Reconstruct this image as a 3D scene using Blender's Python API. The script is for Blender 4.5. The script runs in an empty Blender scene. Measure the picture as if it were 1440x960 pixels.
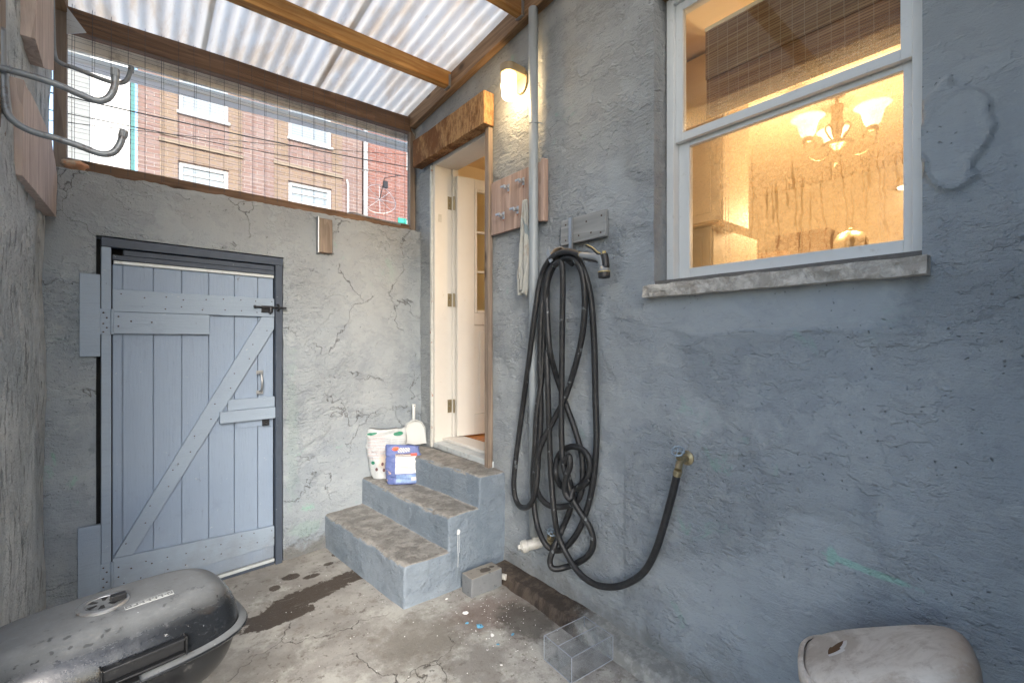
import bpy, bmesh, math, random
from mathutils import Vector, Matrix, noise
random.seed(7)
R = math.radians
sc = bpy.context.scene
# ------------------------------------------------------------------ camera, world, sun, exposure
cam_d = bpy.data.cameras.new("camera"); cam = bpy.data.objects.new("camera", cam_d)
sc.collection.objects.link(cam); sc.camera = cam
cam_d.sensor_width = 36; cam_d.lens = 16.0; cam_d.clip_start = 0.02; cam_d.clip_end = 600
cam.location = (0, 0, 1.4); cam.rotation_euler = (R(90), 0, -math.atan2(.6347, .7728))
w = bpy.data.worlds.new("World"); sc.world = w; w.use_nodes = True
wn = w.node_tree; bg = wn.nodes["Background"]
sky = wn.nodes.new("ShaderNodeTexSky"); sky.sky_type = 'NISHITA'; sky.sun_disc = False
SUN_AZ, SUN_EL = R(-160), R(27)           # azimuth from +y towards +x
sky.sun_elevation = SUN_EL; sky.sun_rotation = SUN_AZ; sky.dust_density = 1.8; sky.air_density = 1.0
wn.links.new(sky.outputs[0], bg.inputs[0]); bg.inputs[1].default_value = 0.15
sun_d = bpy.data.lights.new("sun", 'SUN'); sun_d.energy = 1.0; sun_d.angle = R(30); sun_d.color = (1, .98, .95)
sun = bpy.data.objects.new("sun", sun_d); sc.collection.objects.link(sun)
sdir = Vector((math.sin(SUN_AZ)*math.cos(SUN_EL), math.cos(SUN_AZ)*math.cos(SUN_EL), math.sin(SUN_EL)))
sun.rotation_euler = sdir.to_track_quat('Z', 'Y').to_euler()
sc.view_settings.view_transform = 'Standard'; sc.view_settings.look = 'None'
sc.view_settings.exposure = 1.95; sc.view_settings.gamma = 1
sc.render.engine = 'CYCLES'
sc.cycles.use_denoising = True
sc.cycles.use_adaptive_sampling = True; sc.cycles.adaptive_threshold = .03
sc.cycles.max_bounces = 8; sc.cycles.diffuse_bounces = 4; sc.cycles.transparent_max_bounces = 16
sc.cycles.transmission_bounces = 6; sc.cycles.sample_clamp_indirect = 6
sc.cycles.caustics_reflective = False; sc.cycles.caustics_refractive = False

# ------------------------------------------------------------------ measuring helpers (survey of the real planes)
def ray(u, v):
    t = (u-720)/640
    return (.6347+.7728*t, .7728-.6347*t, (480-v)/640)
def PX(u, v, X=1.74):
    a, b, c = ray(u, v); s = X/a; return Vector((X, b*s, 1.4+c*s))
def PY(u, v, Y):
    a, b, c = ray(u, v); s = Y/b; return Vector((a*s, Y, 1.4+c*s))
def PZ(u, v, Z=0):
    a, b, c = ray(u, v); s = (Z-1.4)/c; return Vector((a*s, b*s, Z))

# ------------------------------------------------------------------ object helpers
C = sc.collection
def tag(o, label=None, cat=None, group=None, kind=None):
    if label: o['label'] = label
    if cat:
        o['category'] = cat
        if not kind: kind = 'thing'
    if group: o['group'] = group
    if kind: o['kind'] = kind
    return o
def thing(name, label, cat, loc=(0, 0, 0), rz=0, group=None):
    o = bpy.data.objects.new(name, None); C.objects.link(o)
    o.location = loc; o.rotation_euler = (0, 0, rz); o.empty_display_size = .1
    return tag(o, label, cat, group)
def base(o):
    m = Matrix.Identity(4)
    while o is not None:
        m = Matrix.LocRotScale(o.location, o.rotation_euler, o.scale) @ m; o = o.parent
    return m
def obj(name, bm, mat, parent=None, smooth=False, bevel=0, seg=2, local=False, recalc=True):
    """bm is in world space unless local=True (then in the parent's space)"""
    if recalc: bmesh.ops.recalc_face_normals(bm, faces=bm.faces)
    me = bpy.data.meshes.new(name); 
    if parent is not None and not local:
        bm.transform(base(parent).inverted())
    if smooth:
        for f in bm.faces: f.smooth = True
    bm.to_mesh(me); bm.free()
    if mat is not None:
        for m in (mat if isinstance(mat, (list, tuple)) else [mat]): me.materials.append(m)
    o = bpy.data.objects.new(name, me); C.objects.link(o)
    if parent is not None: o.parent = parent
    if bevel:
        b = o.modifiers.new("bevel", 'BEVEL'); b.width = bevel; b.segments = seg; b.limit_method = 'ANGLE'; b.angle_limit = R(40)
        b.harden_normals = False
    return o
def NB(): return bmesh.new()
def box(bm, x0, x1, y0, y1, z0, z1, mi=0):
    v = [bm.verts.new(p) for p in ((x0,y0,z0),(x1,y0,z0),(x1,y1,z0),(x0,y1,z0),(x0,y0,z1),(x1,y0,z1),(x1,y1,z1),(x0,y1,z1))]
    for q in ((0,3,2,1),(4,5,6,7),(0,1,5,4),(1,2,6,5),(2,3,7,6),(3,0,4,7)):
        f = bm.faces.new([v[i] for i in q]); f.material_index = mi
    return v
def bx(*a): bm = NB(); box(bm, *a); return bm
def prism(bm, pts, d):
    """extrude polygon pts (3-vectors) by vector d"""
    a = [bm.verts.new(p) for p in pts]; b = [bm.verts.new(Vector(p)+Vector(d)) for p in pts]; n = len(pts)
    bm.faces.new(a); bm.faces.new(b[::-1])
    for i in range(n): bm.faces.new((a[i], a[(i+1) % n], b[(i+1) % n], b[i]))
def catmull(pts, n=8, closed=False):
    P = [Vector(p) for p in pts]; out = []
    N = len(P)
    for i in range(N-1):
        p0 = P[max(i-1, 0)]; p1 = P[i]; p2 = P[i+1]; p3 = P[min(i+2, N-1)]
        for k in range(n):
            t = k/n
            out.append(.5*((2*p1)+(-p0+p2)*t+(2*p0-5*p1+4*p2-p3)*t*t+(-p0+3*p1-3*p2+p3)*t**3))
    out.append(P[-1]); return out
def tube(bm, pts, r, seg=10, cap=True, rf=None):
    P = [Vector(p) for p in pts]; rings = []; up = None
    for i, p in enumerate(P):
        d = (P[min(i+1, len(P)-1)]-P[max(i-1, 0)])
        if d.length < 1e-9: d = Vector((0, 0, 1))
        d.normalize()
        if up is None:
            up = Vector((0, 0, 1)) if abs(d.z) < .9 else Vector((1, 0, 0))
        s = d.cross(up); 
        if s.length < 1e-6: s = d.cross(Vector((0, 1, 0)))
        s.normalize(); up = s.cross(d).normalized()
        rr = rf(i/(len(P)-1)) if rf else r
        rings.append([bm.verts.new(p+(s*math.cos(2*math.pi*k/seg)+up*math.sin(2*math.pi*k/seg))*rr) for k in range(seg)])
    for a, b in zip(rings, rings[1:]):
        for k in range(seg): bm.faces.new((a[k], a[(k+1) % seg], b[(k+1) % seg], b[k]))
    if cap: bm.faces.new(rings[0][::-1]); bm.faces.new(rings[-1])
def lathe(bm, prof, c, axis=(0, 0, 1), seg=24, closed=False):
    """prof: list (r, h) along axis from c"""
    q = Vector(axis).normalized().to_track_quat('Z', 'Y'); c = Vector(c); rings = []
    for r, h in prof:
        rings.append([bm.verts.new(c+q @ Vector((r*math.cos(2*math.pi*k/seg), r*math.sin(2*math.pi*k/seg), h))) for k in range(seg)])
    for a, b in zip(rings, rings[1:]):
        for k in range(seg): bm.faces.new((a[k], a[(k+1) % seg], b[(k+1) % seg], b[k]))
    if prof[0][0] > 1e-5: bm.faces.new(rings[0][::-1])
    if prof[-1][0] > 1e-5: bm.faces.new(rings[-1])
def roughen(bm, amp, scale=8, seed=0, cuts=0):
    if cuts: bmesh.ops.subdivide_edges(bm, edges=bm.edges, cuts=cuts, use_grid_fill=True)
    for v in bm.verts:
        v.co += noise.noise_vector(v.co*scale+Vector((seed, seed*2, 3)))*amp
    return bm

# ------------------------------------------------------------------ material helpers
class NT:
    def __init__(s, name):
        s.m = bpy.data.materials.new(name); s.m.use_nodes = True; s.t = s.m.node_tree
        s.b = s.t.nodes["Principled BSDF"]; s.out = s.t.nodes["Material Output"]
        s.co = s.t.nodes.new("ShaderNodeTexCoord").outputs["Object"]
    def n(s, ty, props=None, **inp):
        nd = s.t.nodes.new("ShaderNode"+ty)
        for k, v in (props or {}).items(): setattr(nd, k, v)
        for k, v in inp.items():
            key = int(k[1:]) if k[0] == '_' and k[1:].isdigit() else k.replace('_', ' ')
            s.set(nd.inputs[key], v)
        return nd
    def set(s, sock, v):
        if isinstance(v, bpy.types.NodeSocket): s.t.links.new(v, sock)
        elif v is not None:
            if isinstance(v, (tuple, list)) and len(v) == 3 and len(sock.default_value) == 4: v = (*v, 1)
            sock.default_value = v
    def m_(s, op, a, b=0.0, c=None, clamp=False):
        nd = s.t.nodes.new("ShaderNodeMath"); nd.operation = op; nd.use_clamp = clamp
        s.set(nd.inputs[0], a); s.set(nd.inputs[1], b)
        if c is not None: s.set(nd.inputs[2], c)
        return nd.outputs[0]
    def add(s, a, b): return s.m_('ADD', a, b)
    def mul(s, a, b): return s.m_('MULTIPLY', a, b)
    def sub(s, a, b): return s.m_('SUBTRACT', a, b)
    def step(s, a, lo, hi):
        nd = s.n("MapRange", {'interpolation_type': 'SMOOTHSTEP'}, Value=a, From_Min=lo, From_Max=hi)
        return nd.outputs[0]
    def noise(s, scale, detail=4, rough=.55, vec=None, dist=0, map=None, off=(0, 0, 0)):
        v = vec or s.co
        if map or off != (0, 0, 0):
            v = s.n("Mapping", Vector=v, Scale=map or (1, 1, 1), Location=off).outputs[0]
        nd = s.n("TexNoise", Vector=v, Scale=scale, Detail=detail, Roughness=rough, Distortion=dist)
        return nd.outputs[0]
    def mix(s, f, a, b, blend='MIX'):
        nd = s.t.nodes.new("ShaderNodeMix"); nd.data_type = 'RGBA'; nd.blend_type = blend; nd.clamp_factor = True
        s.set(nd.inputs[0], f); s.set(nd.inputs[6], a); s.set(nd.inputs[7], b); return nd.outputs[2]
    def xyz(s, vec=None):
        nd = s.n("SeparateXYZ", Vector=vec or s.co); return nd.outputs
    def voro(s, scale, feature='F1', vec=None, map=None, rnd=1):
        v = vec or s.co
        if map: v = s.n("Mapping", Vector=v, Scale=map).outputs[0]
        return s.n("TexVoronoi", {'feature': feature}, Vector=v, Scale=scale, Randomness=rnd)
    def warp(s, amt, scale, vec=None):
        c = s.n("TexNoise", Vector=vec or s.co, Scale=scale, Detail=3).outputs[1]
        c2 = s.n("VectorMath", {'operation': 'SUBTRACT'}, _0=c, _1=(.5, .5, .5)).outputs[0]
        c3 = s.n("VectorMath", {'operation': 'SCALE'}, _0=c2, Scale=amt).outputs[0]
        return s.n("VectorMath", {'operation': 'ADD'}, _0=vec or s.co, _1=c3).outputs[0]
    def fin(s, col=None, rough=None, metal=None, h=None, spec=None, **kw):
        if col is not None: s.set(s.b.inputs["Base Color"], col)
        if rough is not None: s.set(s.b.inputs["Roughness"], rough)
        if metal is not None: s.set(s.b.inputs["Metallic"], metal)
        if spec is not None: s.set(s.b.inputs["Specular IOR Level"], spec)
        if h is not None:
            bp = s.n("Bump", Strength=1.0, Distance=1.0, Height=h); s.t.links.new(bp.outputs[0], s.b.inputs["Normal"])
        return s.m
def box_mask(nt, a, lo, hi, soft=.0005):
    return nt.mul(nt.step(a, lo-soft, lo+soft), nt.sub(1.0, nt.step(a, hi-soft, hi+soft)))
def ell_mask(nt, x, y, cx, cy, rx, ry, ang, warpn, amt=.5, soft=.12):
    c, s_ = math.cos(ang), math.sin(ang)
    dx = nt.sub(x, cx); dy = nt.sub(y, cy)
    a = nt.m_('DIVIDE', nt.add(nt.mul(dx, c), nt.mul(dy, s_)), rx)
    b = nt.m_('DIVIDE', nt.sub(nt.mul(dy, c), nt.mul(dx, s_)), ry)
    d = nt.m_('SQRT', nt.add(nt.mul(a, a), nt.mul(b, b)))
    d = nt.add(d, nt.mul(nt.sub(warpn, .5), amt))
    return nt.sub(1.0, nt.step(d, 1-soft, 1+soft))

def stucco(name, c1, c2, amp=1.0, stretch=(1, 1, 1), crack=.5, green=0.0, warm=None, seed=0):
    t = NT(name); off = (seed*3.1, seed*1.7, seed*2.3)
    big = t.noise(1.1, 4, .6, off=off); med = t.noise(6, 5, .65, off=off)
    col = t.mix(t.step(big, .38, .62), c1, c2)
    col = t.mix(t.mul(t.step(med, .45, .75), .35), col, (c2[0]*1.18, c2[1]*1.15, c2[2]*1.1))
    blot = t.noise(3.2, 5, .72, off=(5+seed, 1, 2), dist=.6)
    col = t.mix(t.mul(t.step(blot, .50, .66), .38), col, (c1[0]*.62, c1[1]*.64, c1[2]*.66))
    chk = t.step(t.noise(4.2, 7, .75, off=(15+seed, 6, 2)), .54, .64); col = t.mix(t.mul(chk, .30), col, (c2[0]*1.45, c2[1]*1.40, c2[2]*1.34))
    drp = t.step(t.noise(7, 4, .6, map=(1, 1, .12), off=(3, seed, 1)), .58, .70); col = t.mix(t.mul(drp, .20), col, (c1[0]*.6, c1[1]*.64, c1[2]*.66))
    if warm:  # greyer colour with height, standing in for warm lamp light on the upper wall
        z = t.xyz()[2]
        col = t.mix(t.mul(t.step(t.add(z, t.mul(t.sub(big, .5), 1.2)), warm[0], warm[1]), warm[3]), col, warm[2])
    # trowelled laps: raised islands with crisp edges
    wv = t.warp(.05, 9)
    zone = t.add(.30, t.mul(t.step(t.noise(1.9, 3, .55, off=(11+seed, 2, 5)), .36, .62), 1.0))
    lap1 = t.step(t.noise(4.5, 5, .62, vec=wv, map=stretch, off=off), .50, .535)
    lap2 = t.step(t.noise(9, 5, .6, vec=wv, map=stretch, off=(2, 7, 1)), .53, .56)
    laps3 = t.step(t.noise(19, 4, .6, vec=wv, map=stretch, off=(4, 2, 8)), .55, .60)
    tro = t.noise(28, 4, .65, vec=wv, map=(stretch[0]*.6, stretch[1]*.35, stretch[2]*1.8))
    grit = t.noise(150, 3, .7); fine = t.noise(60, 4, .7)
    vz = t.voro(38, vec=t.warp(.03, 30)).outputs[0]
    pits = t.sub(1.0, t.step(vz, .05, .16)); pits = t.mul(pits, t.step(t.noise(5, 3, .6, off=(9, 9, 1)), .44, .58))
    h = t.add(t.mul(lap1, .0036*amp), t.mul(t.mul(lap2, zone), .0030*amp))
    h = t.add(h, t.mul(t.mul(laps3, zone), .0022*amp))
    h = t.add(h, t.mul(t.mul(tro, zone), .0105*amp)); h = t.add(h, t.mul(t.mul(fine, zone), .0085*amp)); h = t.add(h, t.mul(grit, .0036*amp))
    h = t.sub(h, t.mul(pits, .006*amp))
    col = t.mix(t.mul(lap1, .22), col, (c2[0]*1.22, c2[1]*1.2, c2[2]*1.17)); col = t.mix(t.mul(laps3, .16), col, (c1[0]*.6, c1[1]*.6, c1[2]*.62))  # lap tones vary like separate coats, adding shading to the relief in colour
    att = t.n("Attribute", {'attribute_name': 'patch'}).outputs["Fac"]
    h = t.mul(h, t.sub(1.0, t.mul(att, .72))); col = t.mix(t.mul(att, .38), col, (.345, .375, .395))
    if crack:
        dte = t.voro(1.9, 'DISTANCE_TO_EDGE', vec=t.warp(.10, 22, t.warp(.35, 3))).outputs[0]
        msk = t.step(t.noise(2.6, 4, .6, off=(3+seed, 4, 4)), .66-.13*crack, .72-.13*crack)
        ck = t.mul(t.sub(1.0, t.step(dte, .0015, .006)), msk)
        h = t.sub(h, t.mul(ck, .004)); col = t.mix(t.mul(ck, .6), col, (.07, .07, .075))
    dirt = t.mul(pits, .55); col = t.mix(dirt, col, (.08, .085, .09))  # pit dirt doubles as painted shade, deepening the relief
    if green:
        g = t.mul(t.step(t.noise(5, 7, .7, off=(8, 3, 3), dist=.5), .60, .68), t.step(t.noise(.9, 2, .5, off=(1, 2, 3)), .46, .6))
        col = t.mix(t.mul(g, green), col, (.20, .42, .33))
    wh = t.step(t.noise(34, 5, .75, off=(1, 8, 3)), .70, .73); col = t.mix(t.mul(wh, .5), col, (.6, .63, .64))
    return t, col, h
def finish_stucco(t, col, h, rough=.72): return t.fin(col, rough, h=h, spec=.3)

def wood(name, c1, c2, axis=0, scale=1.0, rough=.65, knots=True, bump=.0006, dark=(.03, .018, .01)):
    t = NT(name); m = [18*scale]*3; m[axis] = 1.0*scale
    v = t.n("Mapping", Vector=t.warp(.03, 2.5), Scale=tuple(m)).outputs[0]
    g = t.n("TexNoise", Vector=v, Scale=2.2, Detail=6, Roughness=.6).outputs[0]
    rings = t.m_('FRACT', t.mul(t.n("TexNoise", Vector=v, Scale=.55, Detail=1.5, Roughness=.4).outputs[0], 9))
    rings = t.step(rings, .0, .9)
    f = t.n("TexNoise", Vector=v, Scale=9, Detail=4, Roughness=.7).outputs[0]
    col = t.mix(t.step(g, .35, .65), c1, c2)
    col = t.mix(t.mul(rings, .35), col, tuple(x*.5 for x in c1))
    col = t.mix(t.mul(t.step(t.noise(2.3, 5, .65), .5, .72), .4), col, tuple(x*.55 for x in c1))
    h = t.mul(t.add(f, t.mul(rings, .5)), bump)
    if knots:
        mm = [6]*3; mm[axis] = 3.2
        k = t.voro(1.0, map=tuple(mm)).outputs[0]
        kn = t.sub(1.0, t.step(k, .06, .20)); col = t.mix(t.mul(kn, .8), col, dark)
    return t, t.fin(col, rough, h=h, spec=.3)
def simple(name, col, rough=.5, metal=0, var=.15, vs=12, bump=0, bs=80, spec=.5, dirt=None, ds=6, dth=(.5, .7), da=.6):
    t = NT(name)
    c = t.mix(t.mul(t.noise(vs, 5, .65), 1.0), tuple(x*(1-var) for x in col), tuple(min(1, x*(1+var)) for x in col))
    if dirt: c = t.mix(t.mul(t.step(t.noise(ds, 6, .7, off=(4, 4, 1)), *dth), da), c, dirt)
    h = t.mul(t.noise(bs, 4, .6), bump) if bump else None
    return t.fin(c, rough, metal, h, spec)
def emit(name, col, st):
    t = NT(name); t.set(t.b.inputs["Base Color"], col); t.set(t.b.inputs["Emission Color"], col); t.b.inputs["Emission Strength"].default_value = st
    return t.m
def glass_thin(name, tint=(1, 1, 1), refl=1.0, rough=.02, fog=None):
    t = NT(name); t.t.nodes.remove(t.b)
    tr = t.n("BsdfTransparent", Color=tint); gl = t.n("BsdfGlossy", Color=(1, 1, 1), Roughness=rough)
    fr = t.mul(t.n("Fresnel", IOR=1.45).outputs[0], t.sub(1.0, t.n("NewGeometry").outputs["Backfacing"]))
    mx = t.n("MixShader", _0=t.m_('MULTIPLY', fr, refl, clamp=True)); t.t.links.new(tr.outputs[0], mx.inputs[1]); t.t.links.new(gl.outputs[0], mx.inputs[2])
    last = mx.outputs[0]
    if fog: last = fog(t, last)
    t.t.links.new(last, t.out.inputs[0]); return t.m

# palette
t_, c_, h_ = stucco("stucco_house", (.272, .308, .342), (.318, .350, .376), 1.15, (1, .8, 1.3), crack=.35, green=.35, warm=(1.6, 2.6, (.29, .305, .31), .8))
x, y, z = t_.xyz()
wn_ = t_.noise(22, 5, .7)
gm = ell_mask(t_, y, z, .40, .695, .115, .011, R(4), wn_, 1.4, .25); gm2 = ell_mask(t_, y, z, .485, .70, .014, .03, 0, wn_, 1.4, .3)
c_ = t_.mix(t_.m_('MAXIMUM', gm, gm2), c_, (.30, .46, .42))
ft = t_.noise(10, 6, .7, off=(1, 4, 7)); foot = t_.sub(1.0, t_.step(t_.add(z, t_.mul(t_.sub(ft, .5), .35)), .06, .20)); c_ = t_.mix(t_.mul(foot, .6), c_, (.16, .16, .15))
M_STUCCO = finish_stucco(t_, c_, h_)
t_, c_, h_ = stucco("stucco_back", (.245, .290, .338), (.30, .34, .378), .85, (.8, .8, 1.2), crack=1.7, green=.5, warm=(1.6, 2.3, (.285, .30, .31), .8), seed=3)
x, y, z = t_.xyz()
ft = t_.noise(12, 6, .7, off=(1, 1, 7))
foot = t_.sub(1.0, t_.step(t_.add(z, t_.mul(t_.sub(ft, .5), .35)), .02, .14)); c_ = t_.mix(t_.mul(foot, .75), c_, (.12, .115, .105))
gr_ = ell_mask(t_, x, z, .86, .17, .10, .05, 0, ft, 1.8, .2); c_ = t_.mix(t_.mul(gr_, .28), c_, (.24, .38, .32))
gs_ = ell_mask(t_, x, z, .77, .80, .035, .5, 0, t_.noise(20, 5, .7), 3.0, .15); c_ = t_.mix(t_.mul(gs_, .15), c_, (.24, .38, .32))
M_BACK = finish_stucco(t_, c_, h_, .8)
t_, c_, h_ = stucco("stucco_left", (.48, .53, .56), (.62, .65, .66), 1.9, (1.2, 1.6, .55), crack=.4, green=.2, seed=6)
c_ = t_.mix(t_.mul(t_.step(t_.noise(2.0, 6, .7, off=(3, 1, 1)), .60, .70), .6), c_, (.30, .26, .215))
fl = t_.step(t_.noise(15, 5, .72, map=(1, 1.6, .45), off=(2, 2, 6)), .57, .61)
c_ = t_.mix(t_.mul(fl, .62), c_, (.15, .165, .175)); h_ = t_.sub(h_, t_.mul(fl, .006))
M_LEFT = finish_stucco(t_, c_, h_, .85)
t_, M_WOOD_X = wood("timber_stained_x", (.36, .17, .045), (.56, .33, .12), 0)
t_, M_WOOD_XD = wood("timber_weathered_x", (.13, .075, .045), (.22, .135, .085), 0)
t_, M_WOOD_Y = wood("timber_brown_y", (.21, .125, .065), (.31, .20, .115), 1)
t_, M_WOOD_Z = wood("timber_post_z", (.30, .19, .12), (.42, .28, .18), 2)
t_, M_WOOD_ZD = wood("timber_dark_z", (.20, .155, .125), (.30, .24, .19), 2)
t_, M_RACK = wood("rack_board_wood", (.34, .235, .19), (.46, .34, .28), 2, knots=False)
t_, M_GREYBOARD = wood("painted_grey_board", (.24, .255, .265), (.30, .315, .32), 1, knots=False)
t_, M_PLYW = wood("rough_board_wood", (.48, .385, .34), (.60, .50, .45), 2, knots=False, bump=.0012)
t = NT("rusty_plank")
z = t.xyz()[2]; y = t.xyz()[1]
st = t.noise(9, 8, .72, map=(1, 1, .5)); st = t.sub(t.sub(1.0, st), t.mul(y, .16)); st2 = t.noise(70, 5, .8, map=(1, 1, .3))  # stained darker leftwards; the orange right end carries lamp warmth in its colour
col = t.mix(t.step(st, .42, .60), (.17, .075, .03), (.42, .25, .12)); col = t.mix(t.mul(t.step(st2, .45, .62), .6), col, (.09, .04, .018))
M_PLANK = t.fin(col, .85, h=t.add(t.mul(st2, .006), t.mul(st, .004)), spec=.2)
def gate_paint(name, col, axis):
    t = NT(name); X, Y, Z = t.xyz(); m = [9, 9, 9]; m[axis] = .7
    gr = t.noise(9, 6, .7, map=tuple(m)); blot = t.noise(6, 6, .7); n = t.noise(3, 4, .6)
    c = t.mix(n, tuple(x*.93 for x in col), tuple(x*1.07 for x in col))
    c = t.mix(t.mul(t.step(gr, .56, .72), .35), c, tuple(x*.70 for x in col))
    c = t.mix(t.mul(t.step(blot, .55, .72), .35), c, tuple(x*.74 for x in col))
    chip = t.step(t.noise(24, 6, .8, map=(1, 1, .6), off=(3, 3, 3)), .665, .69); c = t.mix(t.mul(chip, .75), c, (.13, .115, .10))
    lt = t.step(t.noise(30, 4, .7, off=(8, 1, 3)), .68, .71); c = t.mix(t.mul(lt, .4), c, (.5, .54, .58))
    low = t.sub(1.0, t.step(t.add(Z, t.mul(t.sub(blot, .5), .6)), .0, .30)); c = t.mix(t.mul(low, .40), c, (.16, .165, .165))
    return t.fin(c, .58, h=t.add(t.mul(gr, .0022), t.add(t.mul(t.noise(70, 4, .7), .0007), t.mul(chip, -.001))), spec=.35)
M_GATE = gate_paint("gate_paint", (.26, .335, .45), 2)
M_GATE2 = gate_paint("gate_paint_trim", (.285, .36, .46), 0)
M_FRAMEDK = simple("gate_frame_dark", (.05, .068, .10), .6, var=.3, vs=9, bump=.001, bs=30, dirt=(.28, .33, .38), ds=45, dth=(.66, .7), da=.8)
M_BLACK = simple("dark_gap", (.012, .013, .015), .9)
M_NAIL = simple("nail_rust", (.07, .045, .035), .7, .3)
M_IRON = simple("black_iron", (.035, .037, .042), .45, .6)
M_GALV = simple("galvanised_steel", (.42, .44, .46), .42, .85, dirt=(.22, .12, .06), ds=18, dth=(.58, .7), da=.6)
M_ALU = simple("painted_metal_strip", (.55, .60, .63), .5, .2, dirt=(.3, .3, .3), ds=20)
M_WHITE = simple("white_door_paint", (.62, .61, .585), .45, var=.05, bump=.0003, bs=40, dirt=(.45, .38, .3), ds=16, dth=(.64, .74), da=.6)
M_VINYL = simple("white_vinyl_frame", (.66, .68, .68), .4, var=.06, dirt=(.33, .30, .26), ds=22, dth=(.6, .75), da=.5)
M_PIPE = simple("pipe_paint_grey", (.27, .305, .33), .45, var=.1, dirt=(.25, .27, .28), ds=15)
M_PVC = simple("pvc_white", (.50, .50, .47), .4, dirt=(.35, .33, .27), ds=35, dth=(.5, .7))
M_BRASS = simple("aged_brass", (.36, .31, .20), .38, .85, dirt=(.12, .14, .13), ds=60)
M_LAMPMETAL = simple("lamp_bronze", (.26, .21, .14), .45, .5)
M_CHAND = simple("brushed_nickel", (.34, .28, .19), .4, .75)
M_INT = simple("cream_wall_paint", (.70, .61, .46), .7, var=.04, vs=3)
M_CEIL = simple("cream_ceiling_paint", (.88, .76, .56), .8, var=.02)
M_CAB = simple("cream_cabinet", (.72, .60, .42), .5, var=.05)
M_CABW = simple("brown_cabinet", (.16, .08, .035), .5, var=.1)
M_OAK = simple("orange_floor_wood", (.50, .20, .06), .35, var=.25, vs=20)
M_STEEL = simple("kitchen_steel", (.34, .29, .20), .6, .0)
M_PAPER = simple("paper_white", (.75, .76, .76), .7)
M_PAPERB = simple("paper_blue", (.10, .30, .46), .6)
# ------------------------------------------------------------------ ground
t = NT("asphalt"); M_ASPH = t.fin(t.mix(t.noise(.8, 6), (.045, .046, .048), (.075, .075, .075)), .9, h=t.mul(t.noise(60), .004))
bm = NB(); bmesh.ops.create_grid(bm, x_segments=2, y_segments=2, size=400)
for v in bm.verts: v.co.z = -.06
tag(obj("ground", bm, M_ASPH), "grey asphalt ground around the yard", None, kind="structure")

bm = NB(); box(bm, -40, 40, 3.75, 19.5, -.05, -.03); tag(obj('pavement', bm, simple('pavement_concrete', (.42, .41, .39), .9, var=.15, vs=2)), 'unseen pale concrete pavement beyond the yard wall, added to light the gutter', None, kind='structure')  # out of view; pale concrete added to bounce light up under the gutter
t = NT("concrete_floor"); X, Y, Z = t.xyz()
n1 = t.noise(2.2, 7, .68); n2 = t.noise(9, 7, .7, off=(3, 1, 0)); n3 = t.noise(50, 5, .75); wn_ = t.noise(13, 6, .7, off=(7, 7, 0))
col = t.mix(t.step(n1, .40, .60), (.25, .24, .222), (.35, .34, .318))
pale = t.mul(t.step(t.add(t.noise(3.0, 8, .72, off=(1, 5, 0)), t.mul(t.sub(2.0, Y), .10)), .47, .60), .9)
col = t.mix(t.mul(pale, .8), col, (.50, .50, .465))
col = t.mix(t.mul(t.step(n2, .55, .66), .45), col, (.14, .115, .09))
pep = t.mul(t.step(t.noise(26, 6, .75, off=(2, 9, 0)), .57, .61), t.step(t.noise(2.2, 3, .5, off=(6, 2, 0)), .36, .55))
col = t.mix(t.mul(pep, .6), col, (.095, .08, .065))
wet = ell_mask(t, X, Y, .745, 2.66, .36, .085, R(12), wn_, 1.5, .04)
wet2 = ell_mask(t, X, Y, .545, 2.53, .17, .06, R(0), wn_, 1.5, .05)
wet = t.m_('MAXIMUM', wet, wet2)
for (cx, cy, rx, ry) in ((.70, 2.93, .05, .035), (.80, 2.86, .045, .025), (.93, 2.95, .03, .02), (.60, 2.85, .03, .03), (1.0, 3.05, .025, .02)):
    wet = t.m_('MAXIMUM', wet, ell_mask(t, X, Y, cx, cy, rx, ry, 0, wn_, 1.4, .08))
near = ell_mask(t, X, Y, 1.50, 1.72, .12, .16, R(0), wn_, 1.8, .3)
inner = t.step(t.noise(30, 4, .6, map=(.3, 1.2, 1)), .60, .70)
col = t.mix(t.mul(wet, t.sub(.93, t.mul(inner, .35))), col, (.052, .038, .028))
rust = ell_mask(t, X, Y, 1.42, 1.90, .20, .14, R(-20), wn_, 2.0, .5)
col = t.mix(t.mul(rust, .6), col, (.16, .105, .085))
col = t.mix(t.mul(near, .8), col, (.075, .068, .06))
sm = ell_mask(t, X, Y, 1.0, 1.92, .22, .20, R(30), wn_, 2.2, .3); col = t.mix(t.mul(sm, .55), col, (.17, .155, .13))
dte = t.voro(1.6, 'DISTANCE_TO_EDGE', vec=t.warp(.10, 14, t.warp(.3, 3))).outputs[0]; ck = t.mul(t.sub(1.0, t.step(dte, .001, .004)), t.step(t.noise(2.0, 3, .6, off=(4, 8, 0)), .50, .56))
col = t.mix(t.mul(ck, .75), col, (.06, .05, .045))
spk = t.step(t.noise(95, 5, .8, off=(2, 2, 0)), .60, .68); col = t.mix(t.mul(spk, .35), col, (.09, .08, .07)); spl = t.step(t.noise(80, 5, .8, off=(6, 3, 0)), .62, .68); col = t.mix(t.mul(spl, .30), col, (.60, .60, .57))
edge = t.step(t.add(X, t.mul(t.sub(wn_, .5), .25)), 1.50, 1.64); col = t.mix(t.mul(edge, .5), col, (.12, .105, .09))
h = t.sub(t.add(t.mul(n3, .0034), t.add(t.mul(n2, .004), t.mul(t.noise(140, 3), .0012))), t.mul(ck, .004))
M_FLOOR = t.fin(col, t.sub(.85, t.mul(wet, .28)), h=h, spec=.3)
bm = NB()
nx, ny = 90, 150
vs = [[None]*(ny+1) for _ in range(nx+1)]
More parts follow.
